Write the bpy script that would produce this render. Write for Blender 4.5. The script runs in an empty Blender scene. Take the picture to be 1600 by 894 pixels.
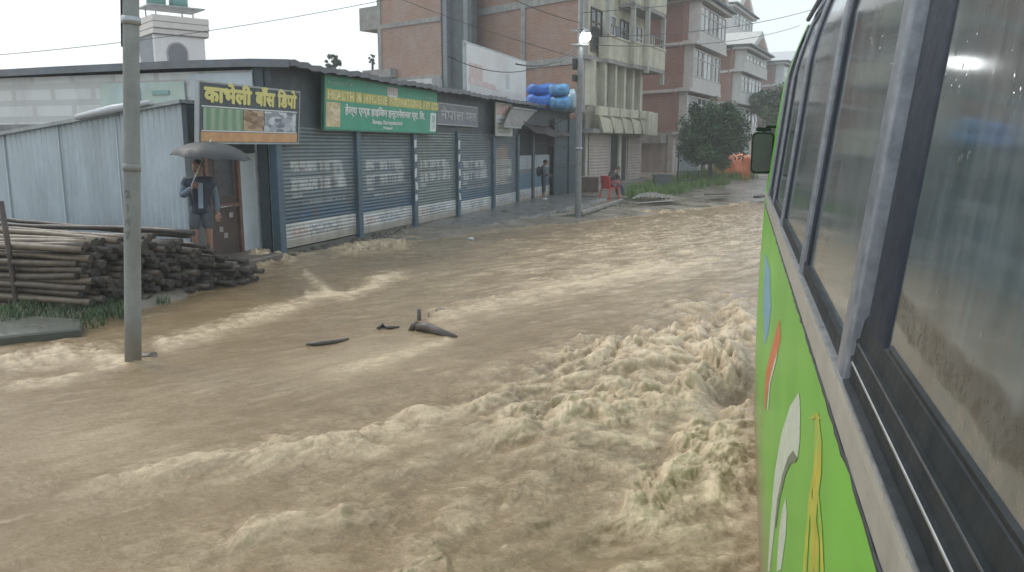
import bpy, bmesh, math, random
import numpy as np
from mathutils import Vector, Matrix, Quaternion
rnd = random.Random(7)
sc = bpy.context.scene
COL = sc.collection
R = math.radians
V = Vector

# ------------------------------------------------------------------ camera (street runs along +Y, water level z=0)
F, H = 1250.0, 2.1
PITCH = math.atan(219 / F)
YAW = math.atan(415 * math.cos(PITCH) / F)
_cy, _sy, _cp, _sp = math.cos(YAW), math.sin(YAW), math.cos(PITCH), math.sin(PITCH)
FW = V((-_sy * _cp, _cy * _cp, -_sp)); RT = V((_cy, _sy, 0)); UP = V((-_sy * _sp, _cy * _sp, _cp))
EYE = V((0, 0, H))
cam_d = bpy.data.cameras.new('camera'); cam = bpy.data.objects.new('camera', cam_d); COL.objects.link(cam)
cam_d.sensor_width = 36; cam_d.lens = 36 * F / 1600; cam_d.clip_start = 0.02; cam_d.clip_end = 900
cam.location = EYE
cam.rotation_euler = (math.pi / 2 - PITCH, 0, YAW)
sc.camera = cam


def ray(x, y):
    return FW + RT * ((x - 800) / F) + UP * ((447 - y) / F)
def onz(x, y, z=0.0):
    r = ray(x, y); return EYE + r * ((z - H) / r.z)
def onx(x, y, X):
    r = ray(x, y); return EYE + r * (X / r.x)
def ony(x, y, Y):
    r = ray(x, y); return EYE + r * (Y / r.y)
def dep(x, y, d):                       # point at horizontal distance d ahead
    r = ray(x, y); return EYE + r * (d / (r.x * -_sy + r.y * _cy))
def onplane(x, y, P, N):
    r = ray(x, y); return EYE + r * ((P - EYE).dot(N) / r.dot(N))
def dirw(deg):                          # horizontal direction, degrees to the right of +Y
    return V((math.sin(R(deg)), math.cos(R(deg)), 0))
Z = V((0, 0, 1))

# ------------------------------------------------------------------ materials
MATS = {}
def new_mat(name):
    m = bpy.data.materials.new(name); m.use_nodes = True
    nt = m.node_tree; b = nt.nodes['Principled BSDF']
    return m, nt, b
def N_(nt, t, **kw):
    n = nt.nodes.new(t)
    for k, v in kw.items():
        if k in n.inputs: n.inputs[k].default_value = v
        else: setattr(n, k, v)
    return n
def mixc(nt, a, b, fac, mode='MIX'):
    n = nt.nodes.new('ShaderNodeMix'); n.data_type = 'RGBA'; n.blend_type = mode
    for i, val in ((6, a), (7, b), (0, fac)):
        if isinstance(val, bpy.types.NodeSocket): nt.links.new(val, n.inputs[i])
        elif i == 0: n.inputs[0].default_value = val
        else: n.inputs[i].default_value = (*val[:3], 1)
    return n.outputs[2]
def ramp(nt, src, lo, hi, clo=(0, 0, 0), chi=(1, 1, 1)):
    n = nt.nodes.new('ShaderNodeValToRGB'); nt.links.new(src, n.inputs[0])
    n.color_ramp.elements[0].position = lo; n.color_ramp.elements[1].position = hi
    n.color_ramp.elements[0].color = (*clo, 1); n.color_ramp.elements[1].color = (*chi, 1)
    return n.outputs[0]
def noise(nt, scale=5, detail=4, rough=.6, stretch=(1, 1, 1), vec='Object', dist=0.0, along=None):
    tc = nt.nodes.new('ShaderNodeTexCoord'); mp = nt.nodes.new('ShaderNodeMapping')
    mp.inputs['Scale'].default_value = stretch
    if along is not None: mp.vector_type = 'TEXTURE'; mp.inputs['Rotation'].default_value = (0, 0, along)
    nt.links.new(tc.outputs[vec], mp.inputs[0])
    n = N_(nt, 'ShaderNodeTexNoise', Scale=scale, Detail=detail, Roughness=rough, Distortion=dist)
    nt.links.new(mp.outputs[0], n.inputs['Vector'])
    return n.outputs[0]
def mat(name, col, rough=.6, var=.25, scale=6, bump=0.0, bscale=30, metal=0.0, dirt=None, dirt_amt=.5, dscale=2.5, streak=False, spec=.5, coat=0.0):
    """painted / plaster / metal surface with mottling, optional dirt patches or vertical rain streaks"""
    if name in MATS: return MATS[name]
    m, nt, b = new_mat(name)
    n1 = noise(nt, scale, 6, .65)
    lo = tuple(c * (1 - var) for c in col); hi = tuple(min(1, c * (1 + var)) for c in col)
    c = ramp(nt, n1, .3, .7, lo, hi)
    if dirt:
        d = noise(nt, dscale, 8, .7, (1.6, 1.6, .25) if streak else (1, 1, 1))
        f = ramp(nt, d, .42, .72, (0, 0, 0), (dirt_amt,) * 3)
        c = mixc(nt, c, dirt, f)
    nt.links.new(c, b.inputs['Base Color'])
    b.inputs['Metallic'].default_value = metal
    b.inputs['Specular IOR Level'].default_value = spec
    b.inputs['Coat Weight'].default_value = coat
    r = ramp(nt, noise(nt, scale * 1.7, 4), .25, .75, (max(.03, rough - .12),) * 3, (min(1, rough + .12),) * 3)
    nt.links.new(r, b.inputs['Roughness'])
    if bump:
        bp = N_(nt, 'ShaderNodeBump', Strength=bump, Distance=.02)
        nt.links.new(noise(nt, bscale, 5), bp.inputs['Height']); nt.links.new(bp.outputs[0], b.inputs['Normal'])
    MATS[name] = m
    return m
def brick_mat(name, c1, c2, mortar, ax=V((1, 0, 0)), scale=1.0, blotch=(.3, .28, .26), amt=.5):
    """bricks laid along horizontal direction ax (world axes: objects carry no rotation)"""
    if name in MATS: return MATS[name]
    m, nt, b = new_mat(name)
    tc = nt.nodes.new('ShaderNodeTexCoord')
    dt = nt.nodes.new('ShaderNodeVectorMath'); dt.operation = 'DOT_PRODUCT'; dt.inputs[1].default_value = ax
    nt.links.new(tc.outputs['Object'], dt.inputs[0])
    sp = nt.nodes.new('ShaderNodeSeparateXYZ'); nt.links.new(tc.outputs['Object'], sp.inputs[0])
    cb = nt.nodes.new('ShaderNodeCombineXYZ')
    nt.links.new(dt.outputs['Value'], cb.inputs[0]); nt.links.new(sp.outputs[2], cb.inputs[1])
    br = N_(nt, 'ShaderNodeTexBrick', Scale=1.0)
    br.inputs['Color1'].default_value = (*c1, 1); br.inputs['Color2'].default_value = (*c2, 1); br.inputs['Mortar'].default_value = (*mortar, 1)
    br.inputs['Mortar Size'].default_value = .014 * scale; br.inputs['Brick Width'].default_value = .24 * scale; br.inputs['Row Height'].default_value = .075 * scale
    nt.links.new(cb.outputs[0], br.inputs['Vector'])
    f = ramp(nt, noise(nt, .9, 8, .7), .42, .75, (0, 0, 0), (amt,) * 3)
    c = mixc(nt, br.outputs[0], blotch, f)
    f2 = ramp(nt, noise(nt, 1.2, 8, .75, (1, 1, .3)), .5, .8, (0, 0, 0), (.45,) * 3)
    c = mixc(nt, c, tuple(v * .45 for v in c1), f2)
    nt.links.new(c, b.inputs['Base Color']); b.inputs['Roughness'].default_value = .85
    bp = N_(nt, 'ShaderNodeBump', Strength=.4, Distance=.02)
    nt.links.new(br.outputs['Fac'], bp.inputs['Height']); bp.invert = True
    nt.links.new(bp.outputs[0], b.inputs['Normal'])
    MATS[name] = m
    return m

# ------------------------------------------------------------------ mesh builder
class MB:
    def __init__(s): s.v = []; s.f = []; s.m = []; s.sm = []
    def add(s, vs, fs, mi=0, smooth=False):
        o = len(s.v); s.v += [V(p) for p in vs]
        for f in fs: s.f.append([i + o for i in f]); s.m.append(mi); s.sm.append(smooth)
        return s
    def obox(s, O, a, b, c, ra, rb, rc, mi=0):
        """box spanned along directions a, b, c over ranges"""
        P = [O + a * x + b * y + c * z for z in rc for y in rb for x in ra]
        return s.add(P, [(0, 2, 3, 1), (4, 5, 7, 6), (0, 1, 5, 4), (2, 6, 7, 3), (0, 4, 6, 2), (1, 3, 7, 5)], mi)
    def box(s, lo, hi, mi=0):
        return s.obox(V((0, 0, 0)), V((1, 0, 0)), V((0, 1, 0)), Z, (lo[0], hi[0]), (lo[1], hi[1]), (lo[2], hi[2]), mi)
    def bar(s, p, q, w, h, mi=0, upv=Z):
        p, q = V(p), V(q); d = (q - p); L = d.length; d = d / L
        u = d.cross(upv); u = u.normalized() if u.length > 1e-4 else V((1, 0, 0)); n = u.cross(d)
        return s.obox(p, d, u, n, (0, L), (-w / 2, w / 2), (-h / 2, h / 2), mi)
    def tube(s, pts, r, n=8, mi=0, cap=True, smooth=True):
        pts = [V(p) for p in pts]; rs = r if isinstance(r, (list, tuple)) else [r] * len(pts)
        vs = []; prev = None
        for i, p in enumerate(pts):
            t = (pts[min(i + 1, len(pts) - 1)] - pts[max(i - 1, 0)]).normalized()
            u = t.cross(V((0, 0, 1)) if abs(t.z) < .9 else V((1, 0, 0))).normalized() if prev is None else (prev - t * prev.dot(t)).normalized()
            prev = u; w = t.cross(u)
            for k in range(n):
                a = 2 * math.pi * k / n; vs.append(p + (u * math.cos(a) + w * math.sin(a)) * rs[i])
        fs = []
        for i in range(len(pts) - 1):
            for k in range(n):
                fs.append((i * n + k, i * n + (k + 1) % n, (i + 1) * n + (k + 1) % n, (i + 1) * n + k))
        s.add(vs, fs, mi, smooth)
        if cap:
            o = len(s.v) - len(vs)
            s.f.append([o + k for k in range(n)][::-1]); s.m.append(mi); s.sm.append(False)
            s.f.append([o + (len(pts) - 1) * n + k for k in range(n)]); s.m.append(mi); s.sm.append(False)
        return s
    def ell(s, c, r, mi=0, nu=12, nv=8, rot=None, fn=None):
        vs = []; c = V(c)
        for i in range(nv + 1):
            t = math.pi * i / nv
            for k in range(nu):
                a = 2 * math.pi * k / nu
                p = V((r[0] * math.sin(t) * math.cos(a), r[1] * math.sin(t) * math.sin(a), r[2] * math.cos(t)))
                if fn: p = fn(p)
                if rot: p = rot @ p
                vs.append(c + p)
        fs = [(i * nu + k, (i + 1) * nu + k, (i + 1) * nu + (k + 1) % nu, i * nu + (k + 1) % nu) for i in range(nv) for k in range(nu)]
        return s.add(vs, fs, mi, True)
    def grid(s, rows, mi=0, smooth=True):
        n = len(rows[0]); vs = [p for r in rows for p in r]
        fs = [(i * n + k, i * n + k + 1, (i + 1) * n + k + 1, (i + 1) * n + k) for i in range(len(rows) - 1) for k in range(n - 1)]
        return s.add(vs, fs, mi, smooth)
    def prism(s, poly, ext, mi=0):
        """closed polygon extruded by the vector ext"""
        n = len(poly); ext = V(ext)
        vs = [V(p) for p in poly] + [V(p) + ext for p in poly]
        fs = [tuple(range(n))[::-1], tuple(range(n, 2 * n))] + [(k, (k + 1) % n, n + (k + 1) % n, n + k) for k in range(n)]
        return s.add(vs, fs, mi)
    def mesh(s, me, M=None, mi=0, smooth=False):
        M = M or Matrix()
        return s.add([M @ v.co for v in me.vertices], [tuple(p.vertices) for p in me.polygons], mi, smooth)
    def build(s, name, mats, parent=None, origin=None, bevel=0):
        o0 = V(parent_loc(parent)) if parent is not None else (V(origin) if origin is not None else V((0, 0, 0)))
        me = bpy.data.meshes.new(name)
        me.from_pydata([tuple(p - o0) for p in s.v], [], s.f)
        for m in (mats if isinstance(mats, (list, tuple)) else [mats]): me.materials.append(m)
        me.polygons.foreach_set('material_index', s.m); me.polygons.foreach_set('use_smooth', s.sm)
        me.update()
        bm = bmesh.new(); bm.from_mesh(me); bmesh.ops.recalc_face_normals(bm, faces=bm.faces)
        if bevel: bmesh.ops.bevel(bm, geom=bm.edges[:], offset=bevel, segments=1, affect='EDGES', clamp_overlap=True)
        bm.to_mesh(me); bm.free()
        o = bpy.data.objects.new(name, me); COL.objects.link(o)
        if parent is not None: o.parent = parent
        else: o.location = o0
        return o
WL = {}
def parent_loc(p):
    if p is None: return V((0, 0, 0))
    return V(p.location) + (parent_loc(p.parent) if p.parent else V((0, 0, 0)))
def tag(o, label=None, cat=None, group=None, kind=None):
    for k, v in (('label', label), ('category', cat), ('group', group), ('kind', kind)):
        if v: o[k] = v
    return o
def thing(name, label, cat, loc, group=None):
    o = bpy.data.objects.new(name, None); COL.objects.link(o); o.location = loc; o.empty_display_size = .2
    return tag(o, label, cat, group)
def struct(o): o['kind'] = 'structure'; return o
_adv = {}
def _font_mesh(body, size, ext, bold):
    if bold:
        m0 = _font_mesh(body, size, ext, 0); st = MB()
        for k, (dx, dy) in enumerate(((0, 0), (1, 0), (-1, 0), (0, 1), (0, -1), (.7, .7), (-.7, -.7), (.7, -.7), (-.7, .7))): st.mesh(m0, Matrix.Translation((dx * bold, dy * bold, .00013 * k)))
        me = bpy.data.meshes.new('lettering'); me.from_pydata([tuple(v) for v in st.v], [], st.f); return me
    cu = bpy.data.curves.new('lettering', 'FONT'); cu.body = body; cu.size = size; cu.extrude = ext; cu.offset = bold; cu.resolution_u = 3
    o = bpy.data.objects.new('lettering', cu); COL.objects.link(o)
    me = bpy.data.meshes.new_from_object(o.evaluated_get(bpy.context.evaluated_depsgraph_get()))
    bpy.data.objects.remove(o); bpy.data.curves.remove(cu); return me
def _right(body):
    if body not in _adv: _adv[body] = max([v.co.x for v in _font_mesh(body, 1, 0, 0).vertices] or [0])
    return _adv[body]
def text_mesh(body, size=1.0, ext=.004, bold=0.0, width=None):
    """lettering set glyph by glyph, so that headlines and vowel marks overlap cleanly"""
    if not any(0x900 <= ord(c_) < 0x980 for c_ in body): out_ = MB().mesh(_font_mesh(body, size, ext, bold))
    else:
        out_ = MB(); pre = ''
        for i, ch in enumerate(body):
            if ch != ' ':
                x_ = (_right(pre + '|') - _right('|')) * size if pre else 0
                if ch in 'ँंेैुूृ्': x_ -= 0
                out_.mesh(_font_mesh(ch, size, ext, bold), Matrix.Translation((x_, 0, .0006 * (i % 5))))
            if ch not in 'ँंेैुूृ्': pre += 'ा' if ch == 'ि' else ch
    xs = [v.x for v in out_.v]
    if width and xs:
        k = width / (max(xs) - min(xs)); x0 = min(xs)
        for v in out_.v: v.x = (v.x - x0) * k
    me = bpy.data.meshes.new('lettering'); me.from_pydata([tuple(v) for v in out_.v], [], out_.f); return me
def frame_M(O, ex, ey, ez):
    M = Matrix.Identity(4)
    for i in range(3): M[i][0], M[i][1], M[i][2], M[i][3] = ex[i], ey[i], ez[i], O[i]
    return M
X1, Y1 = V((1, 0, 0)), V((0, 1, 0))

# ------------------------------------------------------------------ numpy noise
_rs = np.random.RandomState(11)
_perm = np.concatenate([_rs.permutation(512)] * 2).astype(np.int64)
_gr = _rs.uniform(0, 2 * np.pi, 512); _gx, _gy = np.cos(_gr), np.sin(_gr)
def perlin(x, y, seed=0):
    x = x + seed * 17.31; y = y - seed * 9.77
    xi = np.floor(x).astype(np.int64); yi = np.floor(y).astype(np.int64)
    xf, yf = x - xi, y - yi
    u = xf * xf * xf * (xf * (xf * 6 - 15) + 10); v = yf * yf * yf * (yf * (yf * 6 - 15) + 10)
    def g(ix, iy, dx, dy):
        h = _perm[(_perm[ix & 511] + iy) & 511]; return _gx[h] * dx + _gy[h] * dy
    a = g(xi, yi, xf, yf); b = g(xi + 1, yi, xf - 1, yf); c = g(xi, yi + 1, xf, yf - 1); d = g(xi + 1, yi + 1, xf - 1, yf - 1)
    return (a + u * (b - a) + v * ((c + u * (d - c)) - (a + u * (b - a)))) * 1.5
def fbm(x, y, o=4, seed=0, kind='n', gain=.5):
    t = 0; a = 1; s = 0
    for i in range(o):
        n = perlin(x * 2 ** i, y * 2 ** i, seed + i * 3)
        if kind == 'b': n = np.abs(n) * 2 - .5
        elif kind == 'r': n = (1 - np.abs(n) * 1.6) ** 2 * 1.2 - .6
        t = t + a * n; s += a; a *= gain
    return t / s
def sstep(a, b, x):
    t = np.clip((x - a) / (b - a), 0, 1); return t * t * (3 - 2 * t)

# ------------------------------------------------------------------ light, world, haze
w = bpy.data.worlds.new('World'); sc.world = w; w.use_nodes = True
nt = w.node_tree; bg = nt.nodes['Background']; out = nt.nodes['World Output']
sky = nt.nodes.new('ShaderNodeTexSky'); sky.sky_type = 'NISHITA'; sky.sun_disc = False
sky.sun_elevation = R(50); sky.sun_rotation = R(-75); sky.air_density = 1.5; sky.dust_density = 4
nt.links.new(sky.outputs[0], bg.inputs[0]); bg.inputs[1].default_value = .05
cl = nt.nodes.new('ShaderNodeBackground')                 # thick even cloud cover
tc = nt.nodes.new('ShaderNodeTexCoord'); cn = N_(nt, 'ShaderNodeTexNoise', Scale=2.2, Detail=4)
nt.links.new(tc.outputs['Generated'], cn.inputs['Vector'])
cc = ramp(nt, cn.outputs[0], .3, .7, (.62, .70, .76), (.80, .84, .86))
nt.links.new(cc, cl.inputs[0]); cl.inputs[1].default_value = 1.16
ad = nt.nodes.new('ShaderNodeAddShader'); nt.links.new(bg.outputs[0], ad.inputs[0]); nt.links.new(cl.outputs[0], ad.inputs[1])
nt.links.new(ad.outputs[0], out.inputs[0])
sun_d = bpy.data.lights.new('sun', 'SUN'); sun_d.energy = 1.25; sun_d.angle = R(22); sun_d.color = (1, .97, .92)
sun = bpy.data.objects.new('sun', sun_d); COL.objects.link(sun)
_el, _az = R(50), R(-75)
sdir = V((math.sin(_az) * math.cos(_el), math.cos(_az) * math.cos(_el), math.sin(_el)))
sun.rotation_euler = sdir.to_track_quat('Z', 'Y').to_euler()
sc.view_settings.view_transform = 'Standard'; sc.view_settings.look = 'None'; sc.view_settings.exposure = 0.1; sc.view_settings.gamma = 1.0
sc.cycles.use_denoising = True
sc.cycles.max_bounces = 6; sc.cycles.diffuse_bounces = 3; sc.cycles.glossy_bounces = 3; sc.cycles.volume_bounces = 1; sc.cycles.transparent_max_bounces = 8
sc.cycles.caustics_reflective = False; sc.cycles.caustics_refractive = False; sc.cycles.sample_clamp_indirect = 4.0

hz = MB().box((-150, -40, -3), (150, 200, 24)).build('haze', bpy.data.materials.new('rain_haze'))
hz['kind'] = 'stuff'; tag(hz, 'thin grey rain haze filling the whole street', 'haze')
hm = hz.data.materials[0]; hm.use_nodes = True; ht = hm.node_tree; ht.nodes.clear()
vo = ht.nodes.new('ShaderNodeVolumePrincipled'); vo.inputs['Color'].default_value = (.88, .92, .94, 1); vo.inputs['Density'].default_value = .0020
vo.inputs['Anisotropy'].default_value = .1
mo = ht.nodes.new('ShaderNodeOutputMaterial'); ht.links.new(vo.outputs[0], mo.inputs['Volume'])

# ------------------------------------------------------------------ ground
FX = -8.96                                            # plane of the shop fronts
def street_fall(y):                                   # the street and the flood on it fall gently away from us
    return -.011 * np.clip(y - 13, 0, 21) + .044 * np.clip(y - 35, 0, 12)
def terrain_z(x, y):
    s_ = (x + 6.4) * -.935 + (y - 21.3) * .354                        # > 0 beyond the flood's edge
    z = -.38 + .38 * sstep(-2.2, 0, s_) + .05 * np.clip(s_, 0, 5)
    pe = np.clip(-7.7 + (y - 17) * .12, -7.7, -6.4); pave = sstep(pe + .75, pe, x) * sstep(16.3, 17.8, y)
    z = np.maximum(z, -.38 + .46 * pave)
    bank = sstep(-7.5, -8.2, x + .25 * np.sin(y * 1.3)) * sstep(4.9, 6.4, y) * (1 - sstep(10.6, 11.2, y))
    z = np.maximum(z, -.38 + .46 * bank)
    left = sstep(-9.2, -9.8, x) * (y > 5)
    z = np.maximum(z, -.38 + .5 * left)
    return z + street_fall(y) + fbm(x * .8, y * .8, 4, 5) * .035
def axis(lo, hi, f0, f1, step):
    a = [f0]
    while a[-1] < f1: a.append(a[-1] + step)
    s = step; b = a[-1]
    while b < hi: s *= 1.35; b += s; a.append(min(b, hi))
    s = step; b = f0; pre = []
    while b > lo: s *= 1.35; b -= s; pre.append(max(b, lo))
    return np.array(pre[::-1] + a)
gx, gy = axis(-148, 148, -14, 3, .22), axis(-38, 198, 0, 48, .22)
GX, GY = np.meshgrid(gx, gy)
GZ = terrain_z(GX, GY)
def np_grid(name, PX, PY, PZ, m, smooth=True, attrs=None):
    nr, ncol = PX.shape
    me = bpy.data.meshes.new(name)
    co = np.stack([PX, PY, PZ], -1).reshape(-1, 3).astype(np.float32)
    idx = np.arange(nr * ncol, dtype=np.int32).reshape(nr, ncol)
    q = np.stack([idx[:-1, :-1], idx[:-1, 1:], idx[1:, 1:], idx[1:, :-1]], -1).reshape(-1, 4)
    me.vertices.add(len(co)); me.vertices.foreach_set('co', co.ravel())
    me.loops.add(q.size); me.loops.foreach_set('vertex_index', q.ravel())
    me.polygons.add(len(q)); me.polygons.foreach_set('loop_start', np.arange(0, q.size, 4, dtype=np.int32))
    me.polygons.foreach_set('use_smooth', np.full(len(q), smooth))
    for k, a in (attrs or {}).items():
        at = me.attributes.new(k, 'FLOAT', 'POINT'); at.data.foreach_set('value', a.ravel().astype(np.float32))
    me.materials.append(m); me.update(); me.validate()
    o = bpy.data.objects.new(name, me); COL.objects.link(o); return o
gm, nt, b = new_mat('wet_mud_road')
c = ramp(nt, noise(nt, .8, 8, .7), .35, .7, (.13, .115, .09), (.25, .22, .175))
c = mixc(nt, c, (.24, .21, .17), ramp(nt, noise(nt, 22, 4), .62, .75))
nt.links.new(c, b.inputs['Base Color'])
nt.links.new(ramp(nt, noise(nt, 1.5, 5), .35, .65, (.12,) * 3, (.6,) * 3), b.inputs['Roughness'])
bp = N_(nt, 'ShaderNodeBump', Strength=.5, Distance=.03); nt.links.new(noise(nt, 9, 8, .7), bp.inputs['Height']); nt.links.new(bp.outputs[0], b.inputs['Normal'])
struct(np_grid('ground', GX, GY, GZ, gm))
def gz(x, y): return float(terrain_z(np.array([float(x)]), np.array([float(y)]))[0])

# pavement in front of the right-hand shops: wet concrete with a broken kerb
pm = mat('wet_concrete', (.17, .17, .165), .3, .3, 3, .4, 14, dirt=(.10, .09, .07), dirt_amt=.7)
mb = MB(); rows = []
for i in range(40):
    y = 17.6 + i * .36
    e = min(-6.4, -7.7 + (y - 17) * .12) + .12 * math.sin(i * 1.7) + .10 * rnd.random()
    rows.append([V((FX + .02 + t * (e - FX - .02), y, gz(-8, y) + .05 - .02 * t + .012 * math.sin(i * .9 + t * 9) - .22 * max(0, 1 - i / 9) ** 1.3)) for t in (0, .25, .5, .75, .97)] + [V((e + .02, y, gz(-8, y) - .25))])
mb.grid(rows, smooth=False)
struct(mb.build('pavement', pm))

# ------------------------------------------------------------------ flood water
def blob(px, py, cx, cy, rx, ry, rot=0.0):
    a = R(rot); dx, dy = px - cx, py - cy
    u = dx * math.cos(a) + dy * math.sin(a); v = -dx * math.sin(a) + dy * math.cos(a)
    return np.exp(-((u / rx) ** 2 + (v / ry) ** 2))
def pline(px, py, pts):
    """distance to a polyline, signed side, and position along it"""
    best = np.full(px.shape, 1e9); par = np.zeros(px.shape); sd = np.zeros(px.shape)
    n = len(pts) - 1
    for i in range(n):
        (ax, ay), (bx, by) = pts[i], pts[i + 1]
        L2 = (bx - ax) ** 2 + (by - ay) ** 2
        t = np.clip(((px - ax) * (bx - ax) + (py - ay) * (by - ay)) / L2, 0, 1)
        dx, dy = px - ax - t * (bx - ax), py - ay - t * (by - ay)
        d = np.hypot(dx, dy); k = d < best
        best = np.where(k, d, best); par = np.where(k, (i + t) / n, par)
        sd = np.where(k, np.sign((bx - ax) * dy - (by - ay) * dx), sd)
    return best, sd, par
# adaptive polar tessellation of the flood sheet
ang = np.concatenate([np.linspace(-80, -40, 50)[:-1], np.linspace(-40, 20.5, 980), np.linspace(20.5, 60, 60)[1:]])
inv = np.concatenate([np.linspace(1 / 1.0, 1 / 3.3, 50)[:-1], np.linspace(1 / 3.3, 1 / 60., 700)])
AA, RR = np.meshgrid(np.radians(ang), 1 / inv)
th = AA - YAW
WX, WY = RR * np.sin(th), RR * np.cos(th)
# photo-plane coordinates of the still water, used to place currents and standing waves on the sheet
dd = (-WX * _sy + WY * _cy) * _cp + H * _sp
dd = np.maximum(dd, .25)
PXc = 800 + F * (WX * _cy + WY * _sy) / dd
PYc = 447 - F * ((-WX * _sy + WY * _cy) * _sp - H * _cp) / dd
FU = V((-.53, -.85)); 
U_ = WX * FU[0] + WY * FU[1]; V_ = WX * -FU[1] + WY * FU[0]
wx = fbm(WX * .8, WY * .8, 2, 40) * .28; wy = fbm(WX * .8, WY * .8, 2, 60) * .28
Uw, Vw = U_ + wx, V_ + wy
T = np.zeros(WX.shape)
for cx, cy_, rx, ry, rot, wgt in [(1080, 560, 190, 60, -12, 1.0), (880, 600, 210, 60, -18, .95), (660, 660, 230, 55, -18, .62), (400, 715, 260, 40, -14, .32),
                                (120, 770, 200, 40, -12, .2), (980, 670, 260, 70, -8, .8), (760, 790, 330, 110, -5, .48), (1130, 760, 120, 170, 0, .78),
                                (1010, 840, 130, 90, -30, .72), (420, 850, 330, 70, -8, .3), (430, 405, 70, 18, -5, .8), (580, 385, 70, 14, -12, .6), (70, 560, 160, 25, -8, .4),
                                (1120, 480, 160, 30, -5, .6)]:
    T = np.maximum(T, wgt * blob(PXc, PYc, cx, cy_, rx, ry, rot))
lobe = np.maximum(blob(PXc, PYc, 560, 565, 170, 40, -14), blob(PXc, PYc, 130, 690, 190, 45, -6)) * .9
lobe = np.maximum(lobe, blob(PXc, PYc, 300, 610, 170, 25, -12) * .5)
T = T * (1 - lobe * .8)
stream = blob(PXc, PYc, 1060, 380, 330, 75, -8)
calm = blob(PXc, PYc, 690, 420, 300, 55, -10)
b1 = fbm(Uw * .55, Vw * .95, 2, 1, 'b'); b2 = fbm(Uw * 1.9, Vw * 2.6, 4, 2, 'b', .55); b3 = fbm(WX * 6 + wx * 2, WY * 7 + wy * 2, 4, 3, 'n', .6); b4 = fbm(WX * 15, WY * 15, 3, 5, 'n', .65)
rg = fbm(Uw * .8 + b2 * .2, Vw * 1.5, 3, 8, 'r')
sw = fbm(U_ * .28, V_ * .55, 3, 9)
rip = fbm(U_ * 1.6, V_ * 4.2, 4, 12); rip2 = fbm(WX * 5, WY * 7, 3, 14)
ht_ = .045 * sw + .016 * rip * (1 - .75 * lobe) + .006 * rip2 * (1 - .8 * lobe)
ht_ += .03 * fbm(U_ * 1.1, V_ * 3.0, 4, 15, 'b') * stream + .035 * rip * stream
patch = np.clip(.75 + 1.1 * fbm(Uw * .7, Vw * 1.1, 2, 44), .15, 1.4)
n1_ = fbm(Uw * 1.0, Vw * 2.0, 3, 45); n2_ = fbm(Uw * 2.6 + n1_ * .6, Vw * 4.2, 3, 46)
ht_ += T * (.105 * b1 + .095 * n1_ + .05 * n2_ + patch * (.038 * b2 + .032 * b3 + .04 * rg + .016 * b4 * np.clip(2 - RR / 7, .3, 1.2)))
ht_ += .05 * blob(PXc, PYc, 560, 550, 180, 45, -14)
foam = .10 + .10 * sw + .10 * rip
# standing waves and currents: (polyline, rise m, half width px, foam)
for pts, rise, hw, fo in [
    ([(1200, 505), (1120, 520), (1060, 548), (960, 560), (850, 580)], .13, 30, .35),
    ([(1180, 545), (1120, 580), (1085, 622), (1000, 632), (900, 652), (790, 668), (700, 695)], .16, 24, .45),
    ([(1200, 632), (1150, 665), (1090, 715), (1020, 775), (950, 870)], .08, 34, .30),
    ([(720, 640), (560, 690), (400, 715), (230, 742), (60, 790)], .055, 18, .35),
    ([(660, 505), (760, 482), (900, 445), (1010, 425), (1200, 400)], .05, 14, .35),
    ([(470, 460), (540, 462), (660, 416)], .03, 8, .6),
    ([(470, 425), (525, 462)], .03, 7, .45),
    ([(230, 548), (330, 522), (440, 485), (530, 460)], .05, 11, .5),
    ([(0, 570), (110, 552), (215, 560)], .06, 14, .4),
    ([(222, 562), (160, 580), (70, 598), (-40, 606)], .025, 9, .45),
    ([(712, 530), (660, 548), (580, 572), (480, 600)], .02, 9, .30),
    ([(560, 800), (430, 830), (330, 875)], .06, 16, .3),
    ([(700, 870), (640, 900), (560, 960)], .06, 20, .3)]:
    d, sd, par = pline(PXc + b2 * hw * .8, PYc + b2 * hw * .6, pts)
    endf = sstep(0, .10, par) * (1 - sstep(.72, .99, par)); k = np.exp(-(d / hw) ** 2) * endf
    steep = np.where(sd > 0, np.exp(-(d / (hw * .6)) ** 2), np.exp(-(d / (hw * 1.5)) ** 2)) * endf
    ht_ += rise * (.5 * k + .5 * steep) * (.75 + .9 * b2)
    foam += fo * k * (.55 + .9 * np.clip(b3 + .4, 0, 1))
ht_ -= .30 * blob(PXc, PYc, 1155, 600, 60, 26, -10); foam -= .5 * blob(PXc, PYc, 1160, 602, 55, 24, -10) + .08 * blob(PXc, PYc, 1010, 700, 120, 20, -8)
for cx, cy_, rx, ry, hh in [(405, 408, 26, 12, .16), (440, 402, 22, 8, .10), (590, 385, 50, 10, .08), (540, 392, 30, 9, .07), (620, 378, 20, 8, .07), (215, 566, 26, 7, .05)]:
    k = blob(PXc, PYc, cx, cy_, rx, ry); ht_ += hh * .7 * k * (1 + b2 * 1.5 + 1.2 * b3); foam += .42 * k * (.7 + b3)
ff = np.clip(.45 + 1.3 * b2 + .6 * b3 + .3 * b1, 0, 1)
foam += T * (.02 + .55 * ff ** 1.4 + .35 * n1_ + .25 * n2_)
lace = sstep(.25, .75, fbm(Uw * 1.5, Vw * 1.7, 4, 21, 'r') + .25 * rip2)
foam += .55 * lace * np.maximum(blob(PXc, PYc, 760, 800, 260, 130), .5 * blob(PXc, PYc, 420, 660, 400, 90))
foam += stream * (.14 + .75 * np.clip(fbm(U_ * 1.3, V_ * 5.5, 4, 25) + .25, 0, 1))
foam += lobe * .30 + .22 * blob(PXc, PYc, 1110, 770, 150, 130) * (1 + b2)  # pale reflection on the smooth lobes is painted in through the foam value
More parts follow.
